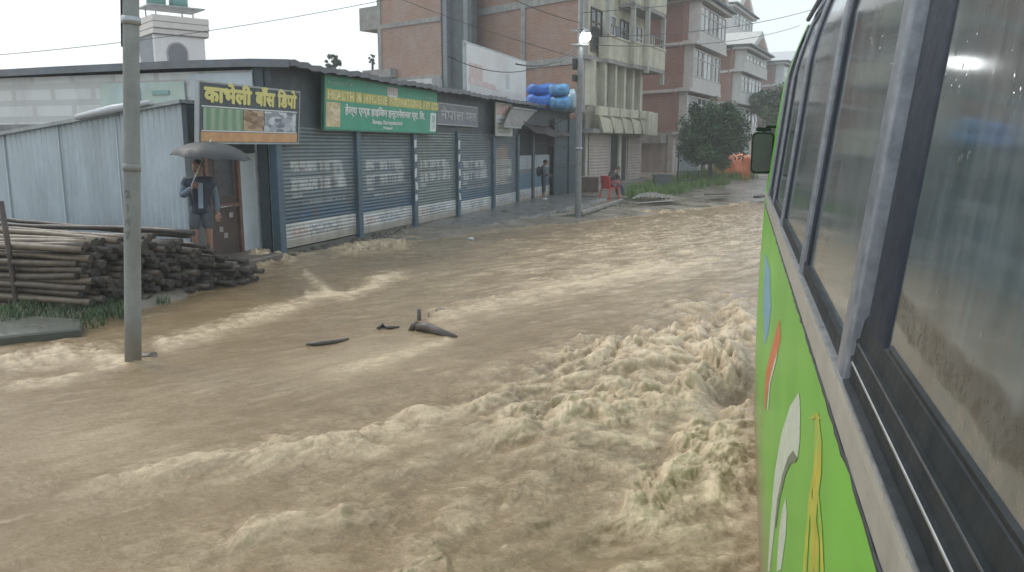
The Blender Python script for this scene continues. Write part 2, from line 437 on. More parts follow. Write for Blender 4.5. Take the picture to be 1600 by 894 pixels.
speck = sstep(.52, .7, fbm(WX * 4, WY * 7, 2, 31)) ; foam += .35 * speck * calm
foam += .25 * sstep(.25, .6, fbm(U_ * 1.4, V_ * 6, 3, 33)) * (1 - T) * (1 - lobe)
edge = np.exp(-(terrain_z(WX, WY) - street_fall(WY)) ** 2 / .004)
foam += .35 * edge * (.5 + rip)
foam += T * (.30 * b3 + .25 * b4) ; foam = np.clip(foam, 0, 1)
near = sstep(1.6, 2.6, RR); ht_ = ht_ * near
ht_ *= 1 - .9 * sstep(28, 40, RR)
ht_ = ht_ + np.where(WY < 36, street_fall(np.minimum(WY, 36)), -.25 - .02 * (WY - 36))
# let the boiling water lean over along the flow
cut = T * np.clip(b2 + n1_ * .5 + .1, 0, 1) * .06
WXd = WX + cut * FU[0] + T * .02 * perlin(WX * 4, WY * 4, 71); WYd = WY + cut * FU[1] + T * .02 * perlin(WX * 4, WY * 4, 73)
wm, nt, b = new_mat('muddy_flood_water')
at = nt.nodes.new('ShaderNodeAttribute'); at.attribute_name = 'foam'
n1 = noise(nt, 3, 8, .7, (1.0, 1.0, 1)); n2 = noise(nt, 30, 8, .8)
base = ramp(nt, n1, .3, .7, (.165, .114, .058), (.255, .185, .105))
n3 = noise(nt, 85, 6, .8)
def lin(src, k, c0):
    m_ = nt.nodes.new('ShaderNodeMath'); m_.operation = 'MULTIPLY_ADD'; nt.links.new(src, m_.inputs[0]); m_.inputs[1].default_value = k; m_.inputs[2].default_value = c0; return m_.outputs[0]
def addn(a_, b_):
    m_ = nt.nodes.new('ShaderNodeMath'); m_.operation = 'ADD'; nt.links.new(a_, m_.inputs[0]); nt.links.new(b_, m_.inputs[1]); return m_.outputs[0]
n4 = noise(nt, 9, 6, .7, (4.5, 1, 1), along=math.atan2(-.85, -.53))
fsum = addn(addn(addn(at.outputs['Fac'], lin(n2, .65, -.325)), lin(n3, .5, -.25)), lin(n4, .5, -.25))
fr = ramp(nt, fsum, .10, .90)
c = mixc(nt, base, (.585, .475, .325), fr)
nt.links.new(c, b.inputs['Base Color'])
nt.links.new(ramp(nt, fsum, .12, .7, (.06,) * 3, (.36,) * 3), b.inputs['Roughness'])
b.inputs['Specular IOR Level'].default_value = .5
b.inputs['IOR'].default_value = 1.33
bp = N_(nt, 'ShaderNodeBump', Strength=.55, Distance=.025)
nt.links.new(noise(nt, 17, 8, .75), bp.inputs['Height']); nt.links.new(bp.outputs[0], b.inputs['Normal'])
wo = struct(np_grid('water', WXd, WYd, ht_, wm, True, {'foam': foam}))

# ------------------------------------------------------------------ shared materials
white_m = mat('old_whitewash', (.52, .53, .52), .8, .14, 2, .2, 20, dirt=(.24, .23, .2), dirt_amt=.55, dscale=1.2, streak=True)
cream_m = mat('aged_cream_plaster', (.47, .46, .36), .8, .15, 2, .2, 18, dirt=(.16, .16, .12), dirt_amt=.7, dscale=1.1, streak=True)
pink_m = mat('faded_pink_plaster', (.42, .36, .33), .8, .14, 2, .2, 18, dirt=(.2, .16, .14), dirt_amt=.5, dscale=1.1, streak=True)
conc_m = mat('raw_concrete', (.27, .265, .25), .85, .22, 3, .3, 16, dirt=(.13, .13, .115), dirt_amt=.7, streak=True)
dconc_m = mat('damp_and_shaded_concrete', (.10, .115, .125), .7, .25, 3, .3, 16, dirt=(.05, .06, .06), dirt_amt=.6, streak=True)
tin_m = mat('grey_tin_roof', (.10, .115, .13), .45, .25, 3, .1, 20, dirt=(.12, .08, .06), dirt_amt=.4, metal=.3)
dblue_m = mat('dark_blue_grey_paint', (.040, .058, .072), .5, .2, 3, .1, 25, dirt=(.03, .04, .045), dirt_amt=.5, streak=True)
post_m = mat('blue_steel_post', (.055, .105, .15), .45, .25, 5, .1, 25, dirt=(.05, .05, .05), dirt_amt=.5, streak=True)
glassd_m = mat('dark_window_glass', (.035, .045, .05), .12, .3, 2)
glassl_m = mat('pale_curtained_glass', (.28, .31, .31), .2, .25, 3)
wfrm_m = mat('white_window_paint', (.58, .57, .54), .6, .1, 4, dirt=(.3, .27, .24), dirt_amt=.4)
dark_m = mat('dark_interior', (.02, .022, .025), .9, .2, 3)
sheetw_m = mat('pale_grey_sheet', (.50, .56, .59), .45, .10, 2, dirt=(.22, .24, .25), dirt_amt=.5, dscale=1.0, streak=True)
wood_m = mat('dark_brown_wood', (.085, .055, .04), .6, .35, 4, .3, 14)
steel_m = mat('galvanised_steel', (.33, .35, .36), .4, .2, 5, metal=.6)
black_m = mat('black_rubber', (.015, .016, .018), .5, .2, 10)
paper_m = mat('wet_paper', (.5, .52, .53), .8, .15, 6)

def window(parent, O, a, n, t0, t1, z0, z1, fm=None, gm_=None, mull=1, cross=True, fw_=.07, label=None):
    fm = fm or wfrm_m; gm_ = gm_ or glassd_m; O = V((O[0], O[1], 0))
    f = MB()
    f.obox(O, a, n, Z, (t0, t1), (-.02, .06), (z0, z0 + fw_)); f.obox(O, a, n, Z, (t0, t1), (-.02, .06), (z1 - fw_, z1))
    f.obox(O, a, n, Z, (t0, t0 + fw_), (-.018, .055), (z0 + fw_, z1 - fw_)); f.obox(O, a, n, Z, (t1 - fw_, t1), (-.018, .055), (z0 + fw_, z1 - fw_))
    for k in range(mull):
        c = t0 + (t1 - t0) * (k + 1) / (mull + 1); f.obox(O, a, n, Z, (c - fw_ / 2, c + fw_ / 2), (-.018, .05), (z0 + fw_, z1 - fw_))
    if cross:
        c = z0 + (z1 - z0) * .68; f.obox(O, a, n, Z, (t0 + fw_, t1 - fw_), (-.015, .045), (c - fw_ / 2, c + fw_ / 2))
    fo = f.build('window', fm, parent)
    MB().obox(O, a, n, Z, (t0 + .02, t1 - .02), (-.012, .012), (z0 + .02, z1 - .02)).build('pane', gm_, fo)
    if label: fo['label'] = label
    return fo

# ------------------------------------------------------------------ shop row with roller shutters
shop = thing('shop_building', 'long single storey shop row with closed blue roller shutters and tin roof', 'shop building', (FX, 13.13, 0))
blk = brick_mat('whitewashed_blocks', (.66, .67, .66), (.69, .69, .68), (.55, .55, .53), X1, 4.4, (.48, .47, .44), .5)
mb = MB(); mb.box((-18.5, 13.13, -.5), (-9.12, 13.33, 3.5)); mb.box((-18.5, 13.33, -.5), (-18.3, 35.8, 3.5)); mb.box((-18.3, 35.6, -.5), (-9.2, 35.8, 3.5))
mb.build('wall', blk, shop)
mb = MB(); mb.box((-12.95, 13.06, 2.35), (-10.9, 13.09, 3.32)); mb.build('sheet_panel', mat('milky_cyan_sheet', (.42, .53, .54), .35, .2, 1.3, dirt=(.42, .44, .22), dirt_amt=.6, dscale=.8), shop)
mb = MB(); mb.box((-12.2, 13.03, 2.75), (-11.95, 13.055, 3.22)); mb.box((-11.65, 13.03, 3.08), (-11.25, 13.055, 3.16)); mb.build('faded_print', mat('faded_green_print', (.22, .36, .34), .5, .2, 5), shop)
mb = MB(); mb.box((-18.4, 13.04, 2.44), (-13.0, 13.12, 2.54)); mb.build('ledge', conc_m, shop)
mb = MB(); mb.box((-10.75, 13.05, 2.6), (-9.35, 13.1, 3.45)); mb.build('pale_board', sheetw_m, shop)
mb = MB(); mb.box((FX - .16, 13.10, 2.46), (FX - .02, 28.1, 3.6)); mb.box((FX - .16, 28.1, 2.9), (FX - .02, 35.8, 3.6)); mb.box((-9.35, 13.08, -.5), (FX - .17, 13.125, 3.6))
mb.build('fascia', dblue_m, shop)
# roof: corrugated sheets, slightly uneven edge
rows = []
for i in range(150):
    y = 12.95 + i * (36.2 - 12.95) / 149
    k = .02 * math.sin(y * 2.1) + .012 * math.sin(y * 5.3)
    wv = .018 * math.sin(i * 2.1)
    rows.append([V((x_, y, z_ + wv)) for x_, z_ in ((-18.8, 3.60), (-14, 3.66), (-11, 3.68), (-9.3, 3.665), (-8.47 + k, 3.62 + k * .5))])
top = MB().grid(rows, smooth=False)
low = MB().grid([[p - V((0, 0, .06)) for p in r] for r in rows], smooth=False)
edge = MB().grid([[r[-1] + V((.002, 0, .01)), r[-1] + V((.002, 0, -.10))] for r in rows], smooth=False)
side = MB().grid([[p + V((0, -.002, .015)), p + V((0, -.03, -.13))] for p in rows[0]], smooth=False)
for q in (low, edge, side): top.add(q.v, q.f)
top.build('roof', tin_m, shop)
mb = MB(); mb.box((FX - .25, 13.2, -.6), (FX - .03, 28.0, .10)); mb.build('plinth', mat('mossy_plinth', (.12, .12, .10), .7, .3, 4, .4, 12, dirt=(.05, .06, .035), dirt_amt=.8), shop)
PY = [13.13, 16.2, 19.17, 22.2, 25.35, 28.0]
for i, y in enumerate(PY):
    p = MB(); p.box((FX - .10, y - .1, -.6), (FX + .07, y + .1, 2.5)); po = p.build('pillar', post_m, shop, bevel=.008)
    if i in (2, 3):                                      # bills pasted down these two pillars
        zt = 2.25
        while zt > .55:
            h = rnd.uniform(.16, .26); o_ = rnd.uniform(-.015, .015); tl = rnd.uniform(-.03, .03)
            q = MB().prism([(FX + .072, y - .075 + o_, zt), (FX + .072, y + .07 + o_, zt + tl), (FX + .072, y + .07 + o_ - tl, zt - h + tl), (FX + .072, y - .075 + o_ - tl, zt - h)], (.003, 0, 0))
            q.build('poster', paper_m, po); zt -= h + rnd.uniform(.08, .2)
# shutters: real corrugated slats with painted adverts
sm_, nt, b = new_mat('painted_shutter_steel')
at = nt.nodes.new('ShaderNodeAttribute'); at.attribute_name = 'paint'
d = ramp(nt, noise(nt, 2.2, 8, .7, (1, 1, .35)), .45, .75, (0, 0, 0), (.5,) * 3)
c = mixc(nt, at.outputs['Color'], (.07, .075, .07), d)
nt.links.new(c, b.inputs['Base Color']); b.inputs['Roughness'].default_value = .42; b.inputs['Metallic'].default_value = .1
def shutter(y0, y1, zb, zt, style, parent, seed):
    ny, nz = int((y1 - y0) / .026), int((zt - zb) / .0125)
    yy = np.linspace(y0, y1, ny); zz = np.linspace(zb, zt, nz); Yg, Zg = np.meshgrid(yy, zz)
    prof = np.abs(np.sin(Zg * math.pi / .075)) ** .7
    Xg = FX - .035 + .022 * prof + .006 * fbm(Yg * .9, Zg * .9, 2, seed)
    panel = zb + .47
    low_ = Zg < panel
    Xg = np.where(Zg < zb + .16, FX - .018, Xg)
    base = np.array([.115, .155, .175]); C = np.ones(Yg.shape + (3,)) * base
    nz_ = fbm(Yg * 2, Zg * 6, 3, seed + 5)
    C *= (1 + .25 * nz_)[..., None]
    C = C * (.62 + .5 * prof)[..., None]                  # darker in the grooves of the slats
    if style in (0, 1, 3):
        kb = (sstep(panel + .55, panel + .05, Zg))[..., None]; C = C * (1 - kb) + np.array([.03, .085, .14]) * (.6 + .6 * prof[..., None]) * kb
    if style == 2: C = C * np.array([1.15, 1.1, .95])
    def paint(mask, col, a): 
        nonlocal C
        mm = (np.clip(mask, 0, 1) * a * (.72 + .28 * prof))[..., None]; C = C * (1 - mm) + np.array(col) * mm
    W = y1 - y0; t = (Yg - y0) / W; u = Zg - panel
    letters = (perlin(Yg * (6 + seed % 5), Zg * 0 + seed, seed) > -.22 + .05 * (seed % 3)) & (perlin(Yg * 16, Zg * 7, seed + 2) > -.42)
    wcol = (.43, .45, .45)
    slant = 0 if style == 4 else (1.25 - u) * .22
    if style < 5:
        head = (u > .98) & (u < 1.2) & (t > .13) & (t < .74 + slant * .3)
        line2 = (u > .62) & (u < .87) & (t > .13) & (t < .80 + slant * .3)
        trap = (u > .62) & (u < 1.2) & (t > .66 + slant * .25) & (t < .80 + slant * .55)
        paint(head & (letters | (u > 1.15)), wcol, .8); paint(line2 & (letters | (u > .83)), wcol, .8); paint(trap & (perlin(Yg * 5, Zg * 5, seed) > -.3), wcol, .55)
        paint((u > .50) & (u < .57) & (t > .14) & (t < .26), wcol, .7); paint((u > .36) & (u < .41) & (t > .26) & (t < .84) & (perlin(Yg * 12, Zg * 0, seed) > -.3), wcol, .5)
        if style == 4:
            paint((t > .05) & (t < .62) & (u > .35) & (u < 1.6), (.36, .33, .25), .6); paint((t > .3) & (t < .55) & (u > 1.25) & (u < 1.7), (.36, .2, .14), .5)
    C = np.where(low_[..., None], np.array([.52, .54, .53]) * (.72 + .3 * prof[..., None]) * (1 + .12 * nz_[..., None]), C)
    red = low_ & (t > .12) & (t < .30) & (Zg < panel - .10) & (Zg > zb + .2) & (letters); blu = low_ & (t > .33) & (t < .72) & (Zg < panel - .09) & (Zg > zb + .18) & (perlin(Yg * 11, Zg * 9, seed + 4) > -.1)
    paint(red & (style != 3), (.35, .16, .14), .55); paint(blu, (.16, .21, .27), .65)
    paint(low_ & (Zg < zb + .15), (.40, .40, .36), .8)
    mudl = sstep(.34, .05, Zg - zb + .10 * perlin(Yg * 3, Zg * 5, seed + 8)) ; paint(mudl, (.23, .185, .125), .55)
    rust = (perlin(Yg * 5, Zg * .7, seed + 11) > .42) & ~low_; paint(rust, (.13, .085, .06), .5)
    if style == 5:
        paint((Zg < panel + .55) & ~low_, (.04, .14, .24), .8); paint((u > .75) & (u < 1.3) & (t > .1), (.40, .44, .46), .8 )
    Rg = Yg.copy()
    o = np_grid('shutter', Xg - FX, Yg - 13.13, Zg, sm_, False)
    ca = o.data.color_attributes.new('paint', 'FLOAT_COLOR', 'POINT')
    ca.data.foreach_set('color', np.concatenate([np.clip(C, 0, 1), np.ones(Yg.shape + (1,))], -1).astype(np.float32).ravel())
    o.parent = parent; return o
SB = [.13, .10, .06, -.02, -.03]
for i in range(5): shutter(PY[i] + .09, PY[i + 1] - .09, SB[i], 2.5, i, shop, 20 + i * 7)
for (a_, b_) in ((28.15, 29.9), (30.1, 32.5)):
    s_ = shutter(a_, b_, 0.02, 1.75, 5, shop, int(a_)); s_['label'] = 'blue and white lower shutter'
mb = MB(); mb.box((FX - .1, 29.88, -.4), (FX + .04, 30.12, 2.9)); mb.build('pillar', dblue_m, shop)
mb = MB(); mb.box((FX - .5, 28.1, 1.75), (FX - .12, 32.55, 2.9)); mb.build('lintel', dark_m, shop)
mb = MB()                                               # sagging dark tarpaulin awning over the last bays
mb.grid([[V((FX + t * .55, 28.6 + s * 5.5, 2.88 - t * .30 - .10 * math.sin(s * 3.1) * t + .03 * math.sin(s * 14 + t * 5))) for s in [k / 24 for k in range(25)]] for t in [k / 8 for k in range(9)]])
mb.build('awning', mat('brown_tarpaulin', (.055, .048, .042), .6, .3, 3, .3, 8), shop)

# ------------------------------------------------------------------ signboards
def board(name, label, x, y0, y1, z0, z1, col, tilt=0.0, group=None, frame=None, thick=.05, rough=.45, var=.12):
    """signboard facing the street, hung on the shop front; returns (thing, matrix from sign plane coords)"""
    o = thing(name, label, 'sign', (x, y0, z0), group)
    h = z1 - z0; ez = V((-tilt, 0, h)).normalized(); L = h / ez.z; n = Y1.cross(ez).normalized()
    O = V((x, y0, z0))
    MB().obox(O, Y1, n, ez, (0, y1 - y0), (-thick, 0), (0, L)).build('panel', col, o)
    if frame: 
        f = MB(); W = y1 - y0
        for (a0, a1, c0, c1) in ((-.03, W + .03, -.03, 0), (-.03, W + .03, L, L + .03), (-.03, 0, 0, L), (W, W + .03, 0, L)): f.obox(O, Y1, n, ez, (a0, a1), (-thick - .01, .012), (c0, c1))
        f.build('frame', frame, o)
    def patch(nm, m, a0, a1, c0, c1, lift=.006):
        return MB().obox(O, Y1, n, ez, (a0, a1), (.001, lift), (c0, c1)).build(nm, m, o)
    def text(body, m, a, c, size, width=None, bold=.0, lift=.008, nm='lettering'):
        me = text_mesh(body, size, .003, bold, width)
        return MB().mesh(me, frame_M(O + Y1 * a + ez * c + n * lift, Y1, ez, n)).build(nm, m, o)
    return o, patch, text, L
yel = mat('yellow_sign_paint', (.62, .58, .22), .5, .08, 5); yel2 = mat('orange_yellow_sign_paint', (.60, .56, .26), .5, .08, 5)
ltr = mat('white_sign_paint', (.62, .66, .66), .5, .06, 5)
# bamboo depot board
o, patch, text, L = board('signboard', 'dark signboard with yellow Devanagari lettering above the umbrella, bamboo and wood pictures', -8.86, 10.87, 13.70, 2.16, 3.10, mat('navy_sign_panel', (.055, .075, .085), .45, .15, 4), -.08, frame=steel_m)
text('काभेली', yel, .10, .655, .34, 1.26, .018); text('बाँस', yel, 1.45, .655, .34, .60, .018); text('िडपो', yel, 2.12, .655, .34, .62, .018)
patch('border', ltr, .06, 2.78, .565, .585)
gm2, nt, b = new_mat('printed_bamboo_picture')
wv = N_(nt, 'ShaderNodeTexWave', Scale=1.4, Distortion=2.0); wv.bands_direction = 'Y'
tc = nt.nodes.new('ShaderNodeTexCoord'); nt.links.new(tc.outputs['Object'], wv.inputs['Vector'])
c = ramp(nt, wv.outputs[1], .2, .8, (.12, .25, .15), (.36, .46, .34)); nt.links.new(mixc(nt, c, (.2, .32, .22), noise(nt, 4, 3)), b.inputs['Base Color'])
patch('bamboo_picture', gm2, .10, 1.12, .20, .555)
def print_mat(name, c1, c2, sc_):
    m, nt, b = new_mat(name); vo_ = N_(nt, 'ShaderNodeTexVoronoi', Scale=sc_); tc = nt.nodes.new('ShaderNodeTexCoord'); mp = nt.nodes.new('ShaderNodeMapping'); mp.inputs['Rotation'].default_value = (.5, 0, 0); mp.inputs['Scale'].default_value = (1, .6, 1.8)
    nt.links.new(tc.outputs['Object'], mp.inputs[0]); nt.links.new(mp.outputs[0], vo_.inputs['Vector'])
    nt.links.new(ramp(nt, vo_.outputs['Color'], .2, .8, c1, c2), b.inputs['Base Color']); b.inputs['Roughness'].default_value = .5; return m
patch('wood_picture', print_mat('printed_wood_picture', (.20, .13, .08), (.48, .36, .25), 9), 1.14, 1.72, .20, .555)
patch('stone_picture', print_mat('printed_stone_picture', (.16, .19, .24), (.55, .60, .66), 8), 1.74, 2.74, .20, .555)
patch('border', ltr, .06, 2.78, .175, .195)
patch('orange_strip', mat('orange_sign_strip', (.52, .30, .15), .5, .2, 4), .04, 2.80, .01, .165)
# green health board
o, patch, text, L = board('signboard', 'long green signboard with yellow English lettering over the second and third shutters', -8.80, 14.60, 20.30, 2.44, 3.50, mat('green_sign_panel', (.035, .30, .19), .45, .14, 1.5, dirt=(.10, .28, .24), dirt_amt=.5, dscale=.6), -.06, frame=mat('dark_green_frame', (.04, .14, .10), .5))
yband = mat('yellow_band', (.42, .44, .13), .5, .1, 3)
y = .08
for wd, body in ((1.12, 'HEALTH'), (.26, '&'), (1.15, 'HYGIENE'), (1.86, 'INTERNATIONAL'), (.46, 'PVT'), (.46, 'LTD')):
    patch('lettering_band', yband, y - .02, y + wd + .02, .585, .81)
    text(body, mat('ochre_letter', (.66, .60, .30), .5), y + .02, .62, .235, wd - .04, .006, .010); y += wd + .075
text('सर्वाधिकार', mat('pale_green_letter', (.30, .52, .45), .5), .10, .90, .10, 1.0); text('स्वास्थ्य', mat('pale_green_letter', (.3, .5, .4)), 4.9, .86, .08, .5)
patch('picture_panel', mat('tan_picture', (.55, .46, .27), .5, .3, 5), .06, .62, .05, .55)
patch('picture_spot', print_mat('printed_products', (.42, .33, .2), (.66, .58, .42), 9), .22, .60, .10, .46, .009)
text('हेल्थ एण्ड हाइिजन इन्टरनेशनल प्रा. िल.', ltr, .80, .34, .22, 4.1, .008)
text('Banepa, Kavrepalanchok', ltr, 2.05, .16, .13, 1.55, .004); text('Nepal', ltr, 2.6, .05, .085, .45, .003)
patch('badge', mat('pale_badge', (.48, .44, .46), .5, .2, 12), 2.75, 3.30, .83, 1.02); patch('badge_base', ltr, 2.80, 3.26, .80, .84, .008)
patch('picture_panel', ltr, 5.28, 5.66, .04, .52); patch('picture_spot', print_mat('bottle_print', (.3, .42, .4), (.6, .6, .62), 7), 5.38, 5.58, .10, .46, .009)
# grey board, vertical board, tilted board
o, patch, text, L = board('signboard', 'grey signboard with pale Devanagari lettering right of the green signboard', -8.85, 20.45, 23.62, 2.70, 3.24, mat('grey_sign_panel', (.15, .165, .19), .5, .2, 3), 0, frame=steel_m)
text('नेपाल', mat('grey_letter', (.33, .34, .36), .5), .25, .14, .36, 1.75, .012); text('पसल', mat('grey_letter', (.33, .34, .36), .5), 2.15, .14, .36, .9, .012)
o, patch, text, L = board('notice_board', 'narrow upright white notice board with red heading under the eave', -8.72, 25.02, 26.72, 2.42, 3.5, mat('white_notice_panel', (.50, .52, .50), .5, .1, 3), 0)
patch('heading', mat('pinkish_heading', (.42, .29, .26), .5, .25, 4), .06, 1.64, .68, 1.04)
for k in range(4): patch('lettering', mat('grey_green_line', (.30, .34, .33), .6), .15, 1.35 + .2 * rnd.random(), .10 + k * .135, .155 + k * .135)
bo = thing('slanted_board', 'slanted grey brown board hanging askew from the eave beside the white notice', 'board', (-8.75, 27.3, 2.4))
P = [onx(800, 168, -8.6), onx(838, 173, -8.6), onx(813, 200, -8.4), onx(786, 198, -8.4)]
MB().prism(P, (-.04, 0, 0)).build('panel', mat('weathered_grey_board', (.20, .19, .18), .6, .2, 3, dirt=(.12, .1, .09), dirt_amt=.5), bo)
MB().bar(P[0] + V((.02, 0, 0)), P[1] + V((.02, 0, 0)), .05, .05).bar(P[2] + V((.02, 0, 0)), P[3] + V((.02, 0, 0)), .05, .05).build('frame', steel_m, bo)
# billboard standing on the roof edge
bb = thing('billboard', 'large faded white billboard standing on the shop roof edge', 'billboard', (-8.75, 22.7, 3.62))
x = -8.85
MB().box((x - .05, 22.75, 3.66), (x, 28.7, 5.07)).build('panel', mat('faded_white_print', (.56, .60, .62), .5, .1, .7, dirt=(.50, .40, .40), dirt_amt=.5, dscale=.5), bb)
MB().box((x + .002, 22.95, 4.05), (x + .006, 24.1, 4.55)).build('picture_patch', mat('faded_red_patch', (.46, .37, .37), .5, .15, 3), bb)
MB().prism([(x + .002, 22.9, 3.95), (x + .002, 25.6, 3.86), (x + .002, 25.2, 4.05), (x + .002, 22.9, 4.10)], (.006, 0, 0)).build('picture_patch', mat('faded_pink_patch', (.48, .40, .41), .5, .15, 3), bb)
MB().box((x + .002, 26.4, 4.0), (x + .006, 26.75, 4.5)).build('picture_patch', mat('grey_patch', (.40, .44, .46), .5, .15, 3), bb)
for k in range(3): MB().box((x + .002, 23.0, 3.74 + k * .07), (x + .006, 28.3, 3.765 + k * .07)).build('lettering', mat('faint_line', (.50, .47, .48), .5), bb)
MB().bar((x - .03, 22.6, 5.1), (x - .03, 28.8, 5.1), .06, .06).bar((x - .05, 22.68, 3.62), (x - .05, 22.68, 5.1), .07, .07).bar((x - .05, 28.75, 3.62), (x - .05, 28.75, 5.1), .05, .05).bar((x - .08, 25.7, 3.62), (x - .08, 25.7, 5.1), .06, .06).build('frame', steel_m, bb)

# ------------------------------------------------------------------ corrugated blue gate beside the shops
G0, G1 = V((-8.88, 32.62, 0)), V((-8.42, 35.75, 0)); ga = (G1 - G0).normalized(); gn = V((ga.y, -ga.x, 0)); GL = (G1 - G0).length
gt = thing('metal_gate', 'tall dark blue corrugated metal gate between shop row and cream building', 'gate', G0)
gmat = mat('blue_corrugated_steel', (.05, .085, .11), .45, .25, 3, dirt=(.09, .06, .045), dirt_amt=.5, streak=True)
mb = MB()
mb.grid([[G0 + ga * t + gn * (.02 * math.sin(t * 42)) + Z * z for t in [k * GL / 160 for k in range(161)]] for z in (-.15, 3.2)], smooth=False); mb.build('leaf_panel', gmat, gt)
mb = MB(); 
for t in (0, GL * .5, GL): mb.obox(G0, ga, gn, Z, (t - .05, t + .05), (.03, .10), (-.3, 3.25))
mb.obox(G0, ga, gn, Z, (0, GL), (.03, .07), (1.2, 1.28)); mb.build('frame', dblue_m, gt)

# ------------------------------------------------------------------ cream balcony building with brick side wall
def hbldg(name, label, O): return thing(name, label, 'house', (O[0], O[1], 0))
O = V((-8.27, 36.1, 0)); a = dirw(8.7); n = V((a.y, -a.x, 0)); s = dirw(-62)
cb_ = hbldg('balcony_building', 'cream building with stepped balconies and unplastered brick side wall behind the street lamp', O)
bk = brick_mat('worn_brick_side', (.33, .15, .085), (.235, .105, .06), (.25, .22, .19), s, 1.15, (.29, .25, .23), .55)
SL = 9.2
def quadwall(O, d1, L1, nrm, z0, z1, th, m, name, parent, t0=0.0):
    return MB().obox(O, d1, nrm, Z, (t0, L1), (-th, 0), (z0, z1)).build(name, m, parent)
sn = V((s.y, -s.x, 0)); sn = -sn if sn.y > 0 else sn
quadwall(O, s, SL, sn, -.3, 13.0, .25, bk, 'brick_wall', cb_, .15)
for z in (2.72, 5.92, 8.72, 11.7): MB().obox(O, s, sn, Z, (.12, SL), (.003, .05), (z - .17, z + .17)).build('floor_band', conc_m, cb_)
for t in (.0, 3.9, SL - .28): MB().obox(O, s, sn, Z, (t, t + .28), (.004, .06), (-.3, 13)).build('concrete_column', conc_m, cb_)
FL = 8.1
quadwall(O, a, FL, n, -.3, 13.0, .25, cream_m, 'front_wall', cb_)
E2 = O + a * FL
quadwall(E2, s, SL, -sn, -.3, 13.0, .25, bk, 'brick_wall', cb_, .1)
# ground floor: roller shutters and a dark doorway
for (t0, t1) in ((.25, 3.1), (5.75, 8.0)):
    mb = MB(); k = 0; z = .35
    rows = []
    for i in range(64):
        zz_ = .35 + i * .036; rows.append([O + a * t0 + n * (.05 + .012 * math.sin(i * 1.571)) + Z * zz_, O + a * t1 + n * (.05 + .012 * math.sin(i * 1.571)) + Z * zz_])
    mb.grid(rows, smooth=False); mb.build('shutter', pink_m, cb_)
dr = MB().obox(O, a, n, Z, (3.3, 5.5), (.002, .03), (.3, 2.65)).build('doorway', dark_m, cb_)
MB().obox(O, a, n, Z, (4.2, 4.55), (.03, .12), (.3, 2.7)).build('door_post', cream_m, cb_)
MB().obox(O, a, n, Z, (-.1, 8.1), (.0, .6), (.0, .34)).build('plinth', conc_m, cb_)
# first floor: row of recessed bays under a heavy cream parapet
xs = [-.1, 1.3, 2.7, 4.0, 5.3, 6.5, 7.5]
MB().obox(O, a, n, Z, (-.5, 8.1), (.002, .55), (2.66, 2.86)).build('floor_slab', conc_m, cb_)
for i in range(6):
    MB().obox(O, a, n, Z, (xs[i] - .13, xs[i] + .13), (.0, .42), (3.9, 5.85)).build('pilaster', cream_m, cb_)
    window(cb_, O, a, n, xs[i] + .15, xs[i + 1] - .15, 3.9, 5.6, conc_m if i % 2 else wfrm_m, glassl_m if i in (1, 2, 3) else glassd_m, 1)
    st = .16 + .05 * i
    mb = MB(); mb.obox(O, a, n, Z, (xs[i] + .05, xs[i + 1] - .05), (.43, .43 + st), (3.45, 3.86)); mb.build('bay_panel', cream_m, cb_, bevel=.015)
    mb = MB(); mb.prism([O + a * (xs[i] + .5) + n * .56 + Z * 2.70, O + a * (xs[i + 1] + .3) + n * .56 + Z * 2.70, O + a * (xs[i + 1] + .3) + n * .56 + Z * 3.28, O + a * (xs[i] - .1) + n * .56 + Z * 3.44], n * (st * .8)); mb.build('skirt_panel', cream_m, cb_)
MB().obox(O, a, n, Z, (6.15, 7.75), (.57, 1.0), (2.62, 3.8)).build('skirt_panel', cream_m, cb_, bevel=.02)
# second and third floor balconies, stepping out to the right
for (zb, zt, nm) in ((6.02, 7.0, 0), (8.85, 9.75, 1)):
    for (t0, t1, e) in ((-.9, 1.1, .3), (1.1, 3.9, .6), (3.9, 5.3, .85), (5.3, 8.35, 1.1)):
        if nm and t0 < 3: continue
        bs = MB().obox(O, a, n, Z, (t0, t1), (.0, e), (zb - .18, zb)).build('balcony_slab', conc_m, cb_)
        if t0 < 0: continue
        pr = MB().obox(O, a, n, Z, (t0 + .01, t1 - .01), (e - .12, e + .01), (zb + .003, zt)); pr.obox(O, a, n, Z, (t0 + .012, t0 + .12), (.1, e - .125), (zb + .003, zt)); pr.obox(O, a, n, Z, (t0, t1), (e - .16, e + .05), (zt + .003, zt + .09)); pr.build('balcony_parapet', cream_m, cb_)
    MB().obox(O, a, n, Z, (-.2, 8.1), (-.1, -.002), (zb - .2, zb)).build('floor_slab', conc_m, cb_)
for t, e, z0 in ((1.2, .5, 7.02), (4.0, .75, 7.02), (5.45, 1.02, 5.7), (8.25, 1.0, 5.3)):
    MB().obox(O, a, n, Z, (t - .1, t + .1), (e - .1, e + .1), (z0, 12.5)).build('balcony_column', mat('grey_painted_column', (.36, .37, .34), .8, .15, 3), cb_)
for k, (t0, t1) in enumerate(((.3, 1.7), (2.2, 3.6), (4.2, 5.5), (6.2, 7.7))):
    window(cb_, O, a, n, t0, t1, 6.3, 8.2, wfrm_m if k % 2 else wood_m, glassd_m, 1); window(cb_, O, a, n, t0, t1, 9.1, 11.0, wood_m, glassd_m, 1)

